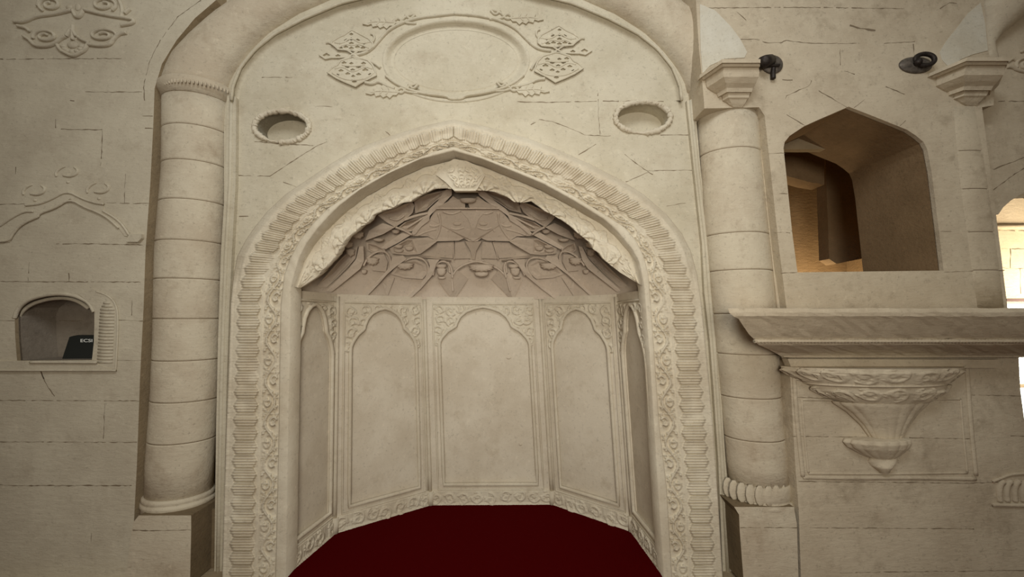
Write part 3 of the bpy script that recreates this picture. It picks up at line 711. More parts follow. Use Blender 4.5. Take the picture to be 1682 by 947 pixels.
# partial carved base and rosette at the right edge
o = thing('scroll_relief', 'small carved scroll relief cut by the right edge beside the far capital', 'relief', P(1670, 100, FY))
mb = MB()
mb.ptube(spiral(1684, 106, 17, 12, 2.6, 1.3, 1), 2.6, FY-.003, 1.3, it=1); mb.ptube([(1655, 102), (1663, 96), (1670, 100)], 2.5, FY-.003); mb.ptube([(1654, 110), (1662, 110), (1672, 116), (1690, 119)], 2.8, FY-.003); mb.ptube([(1676, 85), (1684, 82), (1692, 78)], 3, FY-.003)
mb.split('volute', M_PULPIT, o)
o = thing('leaf_base', 'carved leaf base fragment low on the wall at the right edge', 'relief', P(1665, 830, RY))
mb = MB()
for x in (1642, 1654, 1667, 1680, 1693): mb.ptube([(x, 822), (x-2, 806), (x+1, 793), (x+6, 790)], 4.2, RY-.001, .9)
mb.split('leaf', M_PULPIT, o)
mb = MB(); mb.ptube([(1630, 828), (1660, 829), (1700, 829)], 3.2, RY-.003); mb.ptube([(1630, 790), (1645, 784), (1660, 778), (1700, 776)], 2.2, RY-.003); mb.split('ring_moulding', M_PULPIT, o)

# ------------------------------------------------------------------ medallion and roundels on the tympanum
md = thing('medallion', 'large blank oval medallion with carved knots high in the tympanum', 'medallion', P(749, 99, TY))
mb = MB(); E = []
prof = [(122, 70, .002), (120, 68, -.008), (117, 65, -.003), (113, 61, .012), (108, 56.5, .034), (104, 52.5, .042), (101, 50, .036)]
A = np.zeros((97, len(prof), 3))
for i in range(97):
    g = 2*math.pi*i/96
    for j, (rx, ry, d) in enumerate(prof): A[i, j] = P(749+rx*math.cos(g), 99+ry*math.sin(g), TY+d)
mb.grid(A); mb.build('ring', M_WALL, md)
mb = MB(); pts = [P(749+102*math.cos(2*math.pi*i/64), 99+50.5*math.sin(2*math.pi*i/64), TY+.038) for i in range(64)]
mb.add(pts+[p+Vector((0, .05, 0)) for p in pts], [list(range(64))]+[[i, (i+1) % 64, 64+(i+1) % 64, 64+i] for i in range(64)])
mb.build('field', M_WALL, md)
ax = 748
def mir(L): return [(2*ax+6-x, y-5) for x, y in L]
strapL = [[(746, 23), (720, 26), (690, 29), (660, 38), (638, 50), (622, 68), (612, 80), (600, 88), (580, 92)], [(582, 97), (600, 99), (615, 104), (625, 112)], [(634, 125), (650, 138), (675, 149), (700, 155), (735, 158), (738, 163), (752, 163)]]
strapR = [[(746, 23), (780, 25), (815, 32), (845, 45), (862, 62), (875, 75), (888, 82), (905, 84)], [(902, 90), (888, 93), (878, 104), (872, 115)], [(752, 163), (760, 162), (764, 157), (790, 154), (820, 148), (845, 137), (860, 124)]]
mb = MB()
for L in strapL+strapR: mb.ptube(L, 2.6, TY-.003, 1.5)
mb.split('strap', M_WALL, md)
def knot(cx, cy, sg):
    """pierced strapwork: an upper and a lower pointed lobe joined by a crossing, with a side bud"""
    mb = MB()
    T = lambda x, y: (cx+sg*x, cy+y)
    upo = [(-3, -4), (-25, -6), (-30, -11), (-36, -15), (-34, -19), (-25, -25), (-14, -30), (-2, -38), (11, -31), (26, -23), (32, -16), (32, -10), (26, -5), (3, -3)]
    lo = [(-3, 7), (-20, 12), (-26, 20), (-34, 24), (-42, 32), (-28, 41), (-15, 47), (4, 55), (16, 47), (38, 36), (36, 29), (32, 20), (24, 12), (3, 6)]
    dia = lambda x, y, r_, r=None: (lambda r: [T(x-r*1.25, y), T(x, y-r*.75), T(x+r*1.25, y), T(x, y+r*.75)])(r_*1.25)
    hu = [(-11, -21, 3), (-3, -23, 3), (7, -21, 3), (-3, -16, 3), (-12, -10, 3), (7, -10, 3), (-20, -8.5, 2.4), (-3, -8, 3), (16, -8.5, 3), (-22, -16, 2.2), (18, -16, 2.4), (-3, -31, 2.4)]
    hl = [(-15, 16, 3), (-3, 17, 2.6), (17, 17, 3), (-10, 23, 3), (9, 23, 3), (-1, 28, 3), (-20, 29, 3), (20, 28, 3.6), (-9, 34, 3), (0, 38, 2.4), (9, 35, 3), (-26, 36, 2.4), (28, 35, 2.6), (2, 47, 3)]
    mb.poly([T(*p) for p in upo], [dia(*q) for q in hu], TY-.015, TY+.01); mb.poly([T(*p) for p in lo], [dia(*q) for q in hl], TY-.015, TY+.01)
    for L in (upo, lo): mb.ptube([T(*p) for p in L+L[:1]], 1.7, TY-.015, .9, it=0)
    for L in ([(-30, -17), (-18, -15), (-3, -26), (12, -15), (28, -18)], [(-26, -8), (-12, -15), (-3, -12), (10, -15), (26, -8)], [(-30, 26), (-16, 22), (-1, 33), (18, 22), (32, 26)], [(-34, 33), (-16, 43), (4, 45), (22, 42), (34, 33)], [(-12, -6), (0, 2), (14, 10)], [(12, -6), (0, 2), (-14, 10)], [(-18, 20), (-2, 22), (20, 20)]):
        mb.ptube([T(*p) for p in L], 1.6, TY-.014, .9)
    mb.build('knot_relief', M_WALL, md)
    mb = MB()
    mb.poly([T(*p) for p in [(-8, 3), (-24, 1), (-34, 2), (-44, -3), (-57, 3), (-46, 10), (-36, 8), (-24, 8), (-8, 7)]], [dia(-44, 3.5, 4), dia(-25, 4.5, 3)], TY-.014, TY+.01)
    mb.build('bud', M_WALL, md)
    mb = MB()
    mb.ptube([T(*p) for p in [(-34, -14), (-40, -17), (-44, -16)]], 2, TY-.003, 1.4)
    mb.ptube([T(*p) for p in [(28, -14), (36, -22), (34, -30), (29, -31)]], 2, TY-.003, 1.4)
    mb.split('tendril', M_WALL, md)
knot(580, 87, 1); knot(916, 80, -1)
def palm(cx, cy, sx, sy):
    """serrated half leaf with a looped stem"""
    mb = MB(); T = lambda x, y: (cx+sx*x, cy+sy*y)
    leaf = [(4, 0), (-2, -5), (-6, -9), (-10, -5), (-15, -10), (-19, -6), (-24, -9), (-26, -3), (-32, -4), (-30, 1), (-42, 0), (-45, 5), (-36, 7), (-30, 5), (-28, 10), (-20, 8), (-16, 12), (-10, 9), (-5, 13), (0, 8), (6, 8), (10, 3)]
    mb.poly([T(*p) for p in leaf], [], TY-.013, TY+.01)
    mb.build('leaf_relief', M_WALL, md)
    mb = MB()
    for L in ([(8, 3), (-8, 2), (-24, 1), (-36, 4)], [(-4, 2), (-8, -5)], [(-14, 1), (-18, -5)], [(-8, 3), (-12, 8)], [(-18, 2), (-22, 7)]): mb.ptube([T(*p) for p in L], 1.4, TY-.013, .8, taper=True)
    mb.split('leaf_vein', M_WALL, md)
    mb = MB()
    for L in ([(6, 2), (14, 6), (21, 1), (14, -4), (6, 2)], [(20, 0), (28, -7), (40, -10)], [(20, 2), (32, 5), (44, 5)], [(26, -9), (34, -1), (42, -9)]): mb.ptube([T(*p) for p in L], 2.2, TY-.002, 1.5)
    mb.split('stem', M_WALL, md)
palm(640, 34, 1, 1); palm(645, 148, 1, 1); palm(848, 27, -1, 1); palm(858, 145, -1, 1)
mb = MB(); mb.ptube([(600, 136), (612, 139), (622, 133), (634, 141), (648, 146)], 3, TY-.002, 1.4); mb.ptube([(895, 130), (882, 131), (870, 138), (858, 141), (846, 143)], 3, TY-.002, 1.4); mb.split('spray', M_WALL, md)

def roundel(cx, cy, lab, gaps):
    o = thing('roundel', lab, 'roundel', P(cx, cy, TY), None)
    mb = MB(); pts = []; rr = []
    nn = 90
    for i in range(nn):
        g = 2*math.pi*i/nn
        pts.append(P(cx+45*math.cos(g)+random.uniform(-.8, .8), cy+25.5*math.sin(g)+random.uniform(-.6, .6), TY-.004))
        q = 1.0
        for (g0, wd) in gaps:
            dlt = abs((g-g0+math.pi) % (2*math.pi)-math.pi)
            if dlt < wd: q = .45
        rr.append(.0195*q*random.uniform(.72, 1.25))
    mb.tube(pts, rr, 8, closed=True)
    for i in range(46):
        g = random.uniform(0, 6.28)
        if any(abs((g-g0+math.pi) % (2*math.pi)-math.pi) < wd for g0, wd in gaps): continue
        mb.pblob(cx+46*math.cos(g), cy+26*math.sin(g), random.uniform(2, 4), random.uniform(1.5, 3), TY-.012, .015, random.uniform(0, 3))
    mb.build('rough_ring', M_CARVE, o)
    mb = MB(); e0 = ell(cx, cy, 41, 24); dp = .12
    W = [P(x, y, TY) for x, y in e0]; n = len(W)
    A = [(p.x, TY+.01, p.z) for p in W]; B = [(p.x, TY+dp, p.z) for p in W]
    mb.add(A+B, [[i, (i+1) % n, n+(i+1) % n, n+i] for i in range(n)]+[[n+i for i in range(n)]])
    mb.build('recess', M_WALL, o)
    return o
roundel(463, 208, 'small recessed oval roundel with a rough rim above the left shoulder of the prayer niche', [(1.9, .25)])
roundel(1056, 193, 'small recessed oval roundel with a rough rim above the right shoulder of the prayer niche', [(1.75, .28)])

# ------------------------------------------------------------------ the prayer niche
mh = thing('mihrab', 'carved pale stone prayer niche with fluted frame and stalactite hood', 'prayer niche', P(777, 945, 0))
# --- fluted and leafy frame band
FYF = -.015
def band_pairs(Ox, Ix, ns, na):
    ov, oa = split_at(Ox, 450); iv, ia = split_at(Ix, 450)
    o = resample(V2(ov), ns)[:-1]+resample(V2(oa), na); i = resample(V2(iv), ns)[:-1]+resample(V2(ia), na)
    return o, i
def frame_half(Ox, Ix, seed):
    G = 26; gs, ga = 22, 21
    o, i = band_pairs(Ox, Ix, gs*G+1, ga*G+1)
    n = len(o); m = 58
    T = np.linspace(0, 1, m)
    s = np.arange(n)/G
    Sg, Tg = np.meshgrid(s, T, indexing='ij')
    g = Sg % 1.0
    zig = .075*np.abs(2*g-1)**1.2
    arv = np.clip((np.arange(n)-gs*G+40)/80.0, 0, 1)[:, None]; split = .63+.10*arv
    t0 = .10+.10*arv+zig; t1 = split-.01-zig*.9
    inside = (Tg > t0) & (Tg < t1)
    edge = np.clip(np.minimum(Tg-t0, t1-Tg)/.05, 0, 1)
    fl = np.abs(np.sin(math.pi*5*g))**.55
    grp = np.clip(np.minimum(g, 1-g)/.07, 0, 1)
    H = np.where(inside, .001+.026*fl*edge*grp+.005*grp*edge, .008)
    # scalloped outer border wave
    H = np.where(Tg < .05+.06*arv, .012, H)
    # leafy zone
    per = 3.0
    fz = Tg > split+.01
    U = (Sg % per); V = np.clip((Tg-split-.01)/(.99-split), 0, 1)*1.9
    tile_u = np.linspace(0, per, 150); tile_v = np.linspace(0, 1.9, 60)
    TU, TV = np.meshgrid(tile_u, tile_v, indexing='ij')
    Lf = []
    vine = [(per*q/24, .95+.5*math.sin(2*math.pi*q/24)) for q in range(25)]
    Ht = curve_field(TU, TV, vine, .10)
    for k, (cx, cy, sg) in enumerate(((.75, .62, 1), (2.25, 1.28, -1))):
        sp = [(cx+(.44-.03*q)*math.cos(sg*q*.5+1), cy+(.44-.03*q)*math.sin(sg*q*.5+1)) for q in range(13)]
        Ht = np.maximum(Ht, curve_field(TU, TV, sp, .09))
        for q in range(5):
            a = q*1.256+k; Lf.append((cx+.18*math.cos(a), cy+.18*math.sin(a), a, .17, .10, 0))
    for (cx, cy, a) in ((.3, 1.5, .6), (1.2, 1.55, -.5), (1.5, .3, .5), (1.9, .45, -.6), (2.8, .35, .8), (.1, .5, -1), (2.7, 1.6, -.3), (1.45, 1.0, 1.2), (2.95, 1.0, -1.2)):
        Lf += [(cx, cy, a, .30, .13, .8), (cx+.1, cy+.1, a+.9, .2, .1, -.8)]
    Ht = np.maximum(Ht, .9*leaf_field(TU, TV, Lf))
    iu = np.clip((U/per*149).astype(int), 0, 149); iv = np.clip((V/1.9*59).astype(int), 0, 59)
    rnd = np.random.RandomState(seed)
    H = np.where(fz, .000+.026*Ht[iu, iv], H)
    H = H*(.86+.28*rnd.rand(n//8+1).repeat(8)[:n][:, None])+rnd.randn(n, m)*.0006
    # worn patches
    for _ in range(26):
        a = rnd.uniform(0, n); b = rnd.uniform(.1, 1); r = rnd.uniform(8, 26)
        q = np.exp(-((np.arange(n)[:, None]-a)/r)**2-((Tg-b)/.14)**2); H = H*(1-.65*q)+.006*.65*q
    A = np.zeros((n, m+2, 3))
    na0 = gs*G
    for k in range(n):
        ar = min(1.0, max(0.0, (k-na0+30)/60.0))
        for j in range(m):
            t = T[j]; x = lerp(o[k].x, i[k].x, t); y = lerp(o[k].y, i[k].y, t)
            d = FYF-H[k, j]
            if t < .14: d += ar*.055*(1-t/.14)
            A[k, j+1] = P(x, y, d)
        A[k, 0] = A[k, 1]; A[k, 0, 1] = TY+.05
        A[k, m+1] = A[k, m]; A[k, m+1, 1] = .06
    return A
mb = MB(); mb.grid(frame_half(O_L, I_L, 1)); mb.grid(frame_half(O_R, I_R, 2)); mb.build('fluted_frame', M_CARVE, mh)
# --- inner roll of the frame
def roll_half(Ix, Jx):
    iv, ia = split_at(Ix, 450); jv, ja = split_at(Jx, 470)
    a = resample(V2(iv), 60)[:-1]+resample(V2(ia), 80); b = resample(V2(jv), 60)[:-1]+resample(V2(ja), 80)
    n = len(a); m = 9; A = np.zeros((n, m+2, 3)); rnd = random.Random(4)
    for k in range(n):
        wv = rnd.uniform(-.0025, .0025)
        for j in range(m):
            t = j/(m-1); A[k, j+1] = P(lerp(a[k].x, b[k].x, t), lerp(a[k].y, b[k].y, t), FYF-.008-(.006+.008*min(1, max(0, (k-55)/20)))*math.sin(math.pi*(t*.9+.05))**.5+wv)
        A[k, 0] = A[k, 1]; A[k, 0, 1] = .05; A[k, m+1] = A[k, m]; A[k, m+1, 1] = .10
    return A
mb = MB(); mb.grid(roll_half(I_L, J_L)); mb.grid(roll_half(I_R, J_R)); mb.build('roll_moulding', M_CARVE, mh)
# --- dark cove between roll and leaf band
def qf(py): return min(1.0, max(0.0, (472-py)/160.0))
def yK(py): return .03+.08*qf(py)
def yL(py): return .05+.15*qf(py)
mb = MB()
for Jx, Kx in ((J_L, K_L), (J_R, K_R)):
    ja = [p for p in Jx if p[1] <= 470]
    a = resample(V2(ja), 70); b = resample(V2(Kx), 70); A = np.zeros((70, 7, 3))
    for k in range(70):
        pa = P(a[k].x, a[k].y, FYF); pb = P(b[k].x, b[k].y, yK(b[k].y))
        for j in range(7):
            t = j/6; q = pa.lerp(pb, t); q.y = lerp(pa.y, pb.y, math.sin(t*math.pi/2)); A[k, j] = q
    mb.grid(A)
mb.build('cove', M_CARVE, mh)
# --- leaf band on the splay of the arch
def leaf_band(Kx, Lx, seed):
    n, m = 300, 46
    a = resample(V2(Kx), n); b = resample(V2(Lx), n)
    U, V = np.meshgrid(np.linspace(0, 6.0, n), np.linspace(0, 1, m), indexing='ij')
    H = np.zeros_like(U); rnd = random.Random(seed)
    for c in range(7):
        uc = c+.1; 
        dx = (U-uc); r = np.sqrt((dx*.95)**2+((V-1.02)*.9)**2); th = np.arctan2(dx, 1.05-V)
        lob = .60*(1+.10*np.abs(np.cos(th*4.5)))
        h = np.clip((lob-r)/.03, 0, 1)*.026
        h += np.clip((lob*.68-r)/.025, 0, 1)*.018*(.6+.4*np.abs(np.cos(th*5)))
        h += np.clip((lob*.38-r)/.025, 0, 1)*.015
        h *= (.85+.15*np.abs(np.cos(th*4.5)))
        H = np.maximum(H, h)
    for c in range(6):
        uc = c+.62; L = []
        for q in range(5):
            g = -1.2+q*.6; L.append((uc+.18*math.sin(g), .42-.16*math.cos(g)+.1, math.pi/2-g, .2, .09, 0))
        H = np.maximum(H, .020*leaf_field(U, V, L))
    H *= np.clip(V/.12, 0, 1)*np.clip(U/.25, 0, 1)
    Lx_ = []
    for q in range(40): Lx_.append((rnd.uniform(.9, 6), rnd.uniform(.35, .98), rnd.uniform(0, 3.14), rnd.uniform(.10, .2), rnd.uniform(.05, .09), rnd.uniform(-2, 2)))
    H = H*1.2+.007*leaf_field(U, V, Lx_)
    lowtri = U < .9
    H = np.where(lowtri, .006*np.clip(V/.1, 0, 1)+.010*foliage(U, V, .95, 1, .33, seed)*(V > .2)*(V < .8), H)
    A = np.zeros((n, m+1, 3))
    for k in range(n):
        pa = P(a[k].x, a[k].y, yK(a[k].y)); pb = P(b[k].x, b[k].y, yL(b[k].y))
        nr = Vector((0, -1, -.35)).normalized()
        for j in range(m):
            t = j/(m-1); A[k, j] = pa.lerp(pb, t)+nr*float(H[k, j])
        e = Vector(A[k, m-1]); e.y += .09; e.z += .03; A[k, m] = e
    return A
mb = MB(); mb.grid(leaf_band(K_L, L_L, 11)); mb.grid(leaf_band(K_R, L_R, 12)); mb.build('leaf_band', M_CARVE, mh)
# --- keystone plaque
mb = MB()
ks = [(716, 287), (731, 270), (745, 261), (766, 264), (788, 274), (797, 288), (783, 312), (745, 312), (732, 299)]
pl = [P(x, y, .075+.045*(y-258)/55) for x, y in ks]; n = len(pl)
mb.add(pl+[p+Vector((0, .12, .02)) for p in pl], [list(range(n))]+[[i, (i+1) % n, n+(i+1) % n, n+i] for i in range(n)])
U, V = np.meshgrid(np.linspace(0, 1.6, 66), np.linspace(0, 1, 44), indexing='ij'); H = foliage(U, V, 1.6, 1, .38, 21)
A = np.zeros((66, 44, 3))
for i in range(66):
    for j in range(44):
        v = j/43; yy = 272+36*v; xl = lerp(733, 748, max(0, v-.3)/.7) if v > .3 else lerp(741, 733, v/.3); xr = lerp(795, 780, max(0, v-.4)/.6) if v > .4 else lerp(780, 795, v/.4)
        A[i, j] = P(lerp(xl, xr, i/65), yy, .075+.045*(yy-258)/55-.004-.010*H[i, j]*min(1, min(i, 65-i, j, 43-j)/4))
mb.grid(A)
mb.ptube([(746, 312.5), (764, 312.8), (782, 312.5)], 1.6, .115, 1, 6)
mb.build('keystone', M_CARVE, mh)

# --- niche plan: five wall panels
ZS = 1.804
corner_px = [((470, 943), 478, .035), ((548, 874), 553.5, None), ((707, 827), 697, None), ((908, 826), 888, None), ((1040, 871), 1013, None), ((1091, 943), 1058, .035)]
CB = []; CTOP = []
for (fx, fy), tx, yf in corner_px:
    u, dy, dz = ray(fx, fy); s = -EYE/dz; y = s*dy-D
    if yf is not None: y = yf
    CB.append(P(fx, fy, y)); CB[-1].z = -.01
    t = P(tx, 490, y); py = py_of(ZS, y); t = P(tx, py, y); CTOP.append(Vector((t.x, y, ZS)))
def arch_norm():
    h = [(-1, 0), (-.985, .10), (-.93, .21), (-.80, .37), (-.66, .465), (-.615, .50), (-.60, .58), (-.52, .74), (-.38, .875), (-.2, .955), (0, 1.0)]
    return h+[(-x, y) for x, y in h[-2::-1]]
panel_cfg = [(.06, .90, 1.33, 1.735, 31), (.14, .88, 1.37, 1.715, 32), (.115, .885, 1.385, 1.735, 33), (.13, .86, 1.37, 1.715, 34), (.10, .94, 1.33, 1.735, 35)]
for k in range(5):
    a0, b0, a1, b1 = CB[k], CB[k+1], CTOP[k], CTOP[k+1]
    nrm = (b0-a0).cross(Vector((0, 0, 1))).normalized()
    if nrm.y > 0: nrm = -nrm
    def Q(u, z, d=0.0):
        t = z/ZS; p = a0.lerp(a1, t).lerp(b0.lerp(b1, t), u); p.z = z
        return p+nrm*d
    ul, ur, zsp, zap, seed = panel_cfg[k]
    wid = (b1-a1).length
    pn = MB()
    # wall slab with the field recessed
    um = (ul+ur)/2; hw = (ur-ul)/2
    out = [(um+hw*x, zsp+(zap-zsp)*y) for x, y in arch_norm()]
    zb = .165
    fieldp = [(ul, zb)]+out+[(ur, zb)]
    nF = len(fieldp)
    # front face ring: tessellate outer rectangle minus field
    rect = [(-.01, -.01), (-.01, ZS+.02), (1.01, ZS+.02), (1.01, -.01)]
    tri = tessellate_polygon([[Vector((u*wid, z, 0)) for u, z in rect], [Vector((u*wid, z, 0)) for u, z in fieldp]])
    pn.add([Q(u, z, 0) for u, z in rect]+[Q(u, z, 0) for u, z in fieldp], [list(t) for t in tri])
    pn.add([Q(u, z, 0) for u, z in fieldp]+[Q(u, z, -.022) for u, z in fieldp], [[i, (i+1) % nF, nF+(i+1) % nF, nF+i] for i in range(nF)])
    tri = tessellate_polygon([[Vector((u*wid, z, 0)) for u, z in fieldp]])
    pn.add([Q(u, z, -.022) for u, z in fieldp], [list(t) for t in tri])
    if k == 2:
        for (uu, zz, rx) in ((.70, 1.27, .022), (.76, .50, .016)):
            c_ = Q(uu, zz, -.020); pn.blob(c_, rx, .007, rx*.55)
    po = pn.build('niche_panel', M_PANEL, mh)
    # raised moulding round the field
    ml = MB(); upv = -nrm
    ring = [Q(u, z, .004) for u, z in out]
    closed = [Q(ul, zb, .004)]+[Q(ul, z, .004) for z in np.linspace(zb+.1, zsp-.02, 12)]+ring+[Q(ur, z, .004) for z in np.linspace(zsp-.02, zb+.1, 12)]+[Q(ur, zb, .004)]
    ml.tube(closed+[Q(lerp(ur, ul, t), zb, .004) for t in (.25, .5, .75)], .0155, 8, closed=True, up=tuple(nrm))
    po_m = ml.build('arch_moulding', M_CARVE, po)
    ml = MB(); e = .026/wid; uo0, uo1 = max(.015, ul-e*1.9), min(.985, ur+e*1.9)
    rc = [Q(uo0, z, .003) for z in np.linspace(zb-.045, ZS-.045, 14)]+[Q(lerp(uo0, uo1, t), ZS-.045, .003) for t in (.33, .66)]+[Q(uo1, z, .003) for z in np.linspace(ZS-.045, zb-.045, 14)]+[Q(lerp(uo1, uo0, t), zb-.045, .003) for t in (.33, .66)]
    ml.tube(rc, .0085, 6, closed=True, up=tuple(nrm)); ml.build('outer_bead', M_CARVE, po)
    # carved spandrel
    nu, nv = int(40+wid*110), 84
    z0, z1 = zsp-.02, ZS-.055
    U, V = np.meshgrid(np.linspace(uo0, uo1, nu), np.linspace(z0, z1, nv), indexing='ij')
    H = foliage((U-uo0)*wid, V-z0, (uo1-uo0)*wid, z1-z0, .105, seed)
    ox = [p[0] for p in out]; oz = [p[1] for p in out]
    lim = np.interp(U, ox, oz, left=-9, right=-9)
    keep = V > lim+.004
    A = np.zeros((nu, nv, 3))
    for i in range(nu):
        for j in range(nv): A[i, j] = Q(U[i, j], V[i, j], .001+.016*H[i, j]*min(1, min(i, nu-1-i, j, nv-1-j)/2))
    sp = MB(); sp.grid(A, mask=keep[:-1, :-1] & keep[1:, 1:] & keep[1:, :-1] & keep[:-1, 1:]); sp.build('spandrel', M_CARVE, po)
    # carved base band
    nu, nv = int(40+wid*120), 34
    U, V = np.meshgrid(np.linspace(.01, .99, nu), np.linspace(0, .115, nv), indexing='ij')
    H = foliage(U*wid, V, wid, .115, .115, seed+40)
    A = np.zeros((nu, nv+1, 3)); rnd = random.Random(seed)
    for i in range(nu):
        wv = rnd.uniform(0, .004)
        for j in range(nv): A[i, j+1] = Q(U[i, j], V[i, j], .012+wv+.011*H[i, j]+(.012*(1-j/5) if j < 5 else 0))
        A[i, 0] = A[i, 1]; A[i, 0, 2] = -.01
        A[i, nv] = Q(U[i, 0], .118, .0)
    sp = MB(); sp.grid(A); sp.build('base_band', M_CARVE, po)
# corner colonnettes between panels
for k in (1, 2, 3, 4):
    a, b = CB[k], CTOP[k]; d = Vector((0, -1, 0))
    mb = MB(); c0 = Vector((-.28, .1, 0)); dv = (c0-a); dv.z = 0; dv.normalize()
    mb.tube([a+dv*.012+Vector((0, 0, .0)), a+dv*.012+Vector((0, 0, .12))], .028, 10)
    pa = [a.lerp(b, t)+dv*.006 for t in np.linspace(.06, 1, 12)]
    mb.tube(pa, .017, 10)
    sd = dv.cross(Vector((0, 0, 1)))
    for s_ in (-1, 1): mb.tube([p+sd*.022*s_-dv*.003 for p in pa], .007, 6)
    mb.build('colonnette', M_CARVE, mh)

# --- stalactite hood
XC, HA, HB, HY, HH = -.275, 1.265, .965, .08, .93
def hood(px, py, off=0.0):
    u, dy, dz = ray(px, py); r = Vector((u, dy, dz)); o = Vector((0, -D, EYE))
    def sc(v): return Vector((v.x/HA, v.y/HB, v.z/HH))
    oo = sc(o-Vector((XC, HY, ZS))); rr = sc(r)
    a = rr.dot(rr); b = 2*oo.dot(rr); c = oo.dot(oo)-1
    dsc = b*b-4*a*c
    s = (-b+math.sqrt(dsc))/(2*a) if dsc > 0 else -b/(2*a)
    s = max(s, (D+yL(py)+.03)/dy)
    p = o+r*s
    return p-r.normalized()*off
mb = MB()
nA, nB = 90, 40; A = np.zeros((nA, nB, 3))
for i in range(nA):
    ph = math.pi*i/(nA-1)
    for j in range(nB):
        th = math.pi/2*j/(nB-1)
        A[i, j] = (XC-HA*math.cos(ph)*math.cos(th), HY+HB*math.sin(ph)*math.cos(th), ZS+HH*math.sin(th))
fr = A[..., 1] > .10+.14*np.clip((A[..., 2]-ZS-.15)/.5, 0, 1)
mb.grid(A, mask=fr[:-1, :-1] & fr[1:, 1:] & fr[1:, :-1] & fr[:-1, 1:])
# flat shelf above the panels joining them to the hood
sh = [Vector(p) for p in CTOP]; arc = [Vector((XC-HA*math.cos(math.pi*i/30)*1.02, HY+HB*1.02*math.sin(math.pi*i/30), ZS+.012)) for i in range(31)]
mb.build('hood_shell', M_HOOD, mh)
def axis(py): return 763+.17*(py-313)
def mirx(px, py):
    d = axis(py)-px; s = 1-.10*min(1, max(0, (d-100)/150)); return axis(py)+d*s
class Hood(MB):
    def solid(s, pts, back=-.05, both=True, mat=0):
        for mirror in ((False, True) if both else (False,)):
            q = [(mirx(x, y) if mirror else x, y, o) for x, y, o in pts]
            f = [hood(x, y, o) for x, y, o in q]; g = [hood(x, y, back) for x, y, o in q]; n = len(f)
            cf = sum(f, Vector())/n
            tri = tessellate_polygon([[Vector((x, -y, 0)) for x, y, o in q]])
            s.add(f+g, [list(t) for t in tri]+[[i, (i+1) % n, n+(i+1) % n, n+i] for i in range(n)])
    def scoop(s, pts, dep, back=-.05, both=True):
        """hollowed facet: centre pushed in"""
        for mirror in ((False, True) if both else (False,)):
            q = [(mirx(x, y) if mirror else x, y, o) for x, y, o in pts]; n = len(q)
            cx = sum(p[0] for p in q)/n; cy = sum(p[1] for p in q)/n; co = sum(p[2] for p in q)/n
            rings = []
            for r, dd in ((1, 0), (.82, .0), (.62, .55), (.3, .95), (0.02, 1)):
                rings.append([hood(lerp(cx, x, r), lerp(cy, y, r), lerp(co, o, r)-dep*dd) for x, y, o in q])
            vs = [hood(x, y, back) for x, y, o in q]
            fs = []
            for R in rings: vs += R
            for i in range(len(rings)):
                for k in range(n): fs.append([i*n+k, i*n+(k+1) % n, (i+1)*n+(k+1) % n, (i+1)*n+k])
            fs.append([len(rings)*n+k for k in range(n)])
            s.add(vs, fs, 0, False)
    def rim(s, L, off, r, both=True, flat=1.0):
        for mirror in ((False, True) if both else (False,)):
            pts = smooth(V2(L), 2)
            s.tube([hood(mirx(p.x, p.y) if mirror else p.x, p.y, off) for p in pts], r, 8, up=(0, -1, 0), flat=flat)
    def boss(s, px, py, rx, ry, off, dep, both=True, lobes=0):
        """overhanging boss: flat top, scalloped lower edge, domed face"""
        for mirror in ((False, True) if both else (False,)):
            x = mirx(px, py) if mirror else px
            out = [(-1, -.55), (-.5, -.72), (0, -.76), (.5, -.72), (1, -.55)]
            m = 24
            for q in range(m+1):
                g = math.pi*q/m; e = 1-(.16*abs(math.cos(g*(lobes or 1)*1.0)) if lobes else 0)
                out.append((math.cos(g)*e*(1.0 if lobes else .95), .9*math.sin(g)*e-.1))
            n = len(out); rings = []
            for r, d in ((1, -.6), (1, .35), (.86, .75), (.6, .95), (.25, 1.0)):
                rings += [hood(x+rx*a*r, py+ry*(b*r), off+dep*d) for a, b in out]
            fs = [[i*n+k, i*n+(k+1) % n, (i+1)*n+(k+1) % n, (i+1)*n+k] for i in range(4) for k in range(n)]
            fs += [[4*n+k for k in range(n)], [k for k in range(n)][::-1]]
            s.add(rings, fs, 0, False)
# lowest tier: blades, arched cells and bosses
h = Hood()
h.solid([(536, 478, .02), (556, 458, .05), (573, 441, .08), (585, 425, .10), (590, 405, .12), (597, 404, .13), (598, 428, .12), (592, 441, .10), (570, 459, .07), (545, 479, .03)])
h.solid([(596, 485, .02), (613, 468, .06), (630, 450, .09), (641, 437, .11), (644, 422, .12), (662, 419, .13), (668, 425, .13), (650, 438, .12), (636, 450, .10), (622, 466, .07), (604, 485, .03)])
h.solid([(667, 490, .02), (684, 472, .06), (697, 458, .10), (704, 448, .12), (706, 436, .13), (702, 425, .14), (722, 426, .15), (716, 434, .14), (713, 444, .13), (709, 453, .11), (692, 473, .07), (674, 490, .03)])
h.split('blade', M_HOOD, mh)
h = Hood()
h.rim([(597, 436), (603, 424), (614, 415), (627, 411), (637, 416), (642, 428), (640, 446)], .09, .009, flat=.7)
h.rim([(664, 428), (678, 422), (694, 424), (703, 434), (704, 446), (700, 456)], .10, .009, flat=.7)
h.rim([(711, 452), (713, 440), (719, 431), (729, 428), (737, 433), (739, 448)], .10, .009, flat=.7)
h.rim([(742, 455), (748, 444), (757, 437), (768, 432), (780, 429), (795, 428)], .11, .009, flat=.7)
h.rim([(735, 430), (742, 440), (743, 456)], .12, .009, flat=.7)
h.solid([(603, 428, .05), (617, 418, .06), (631, 417, .06), (637, 430, .05), (634, 446, .04), (612, 444, .04)])
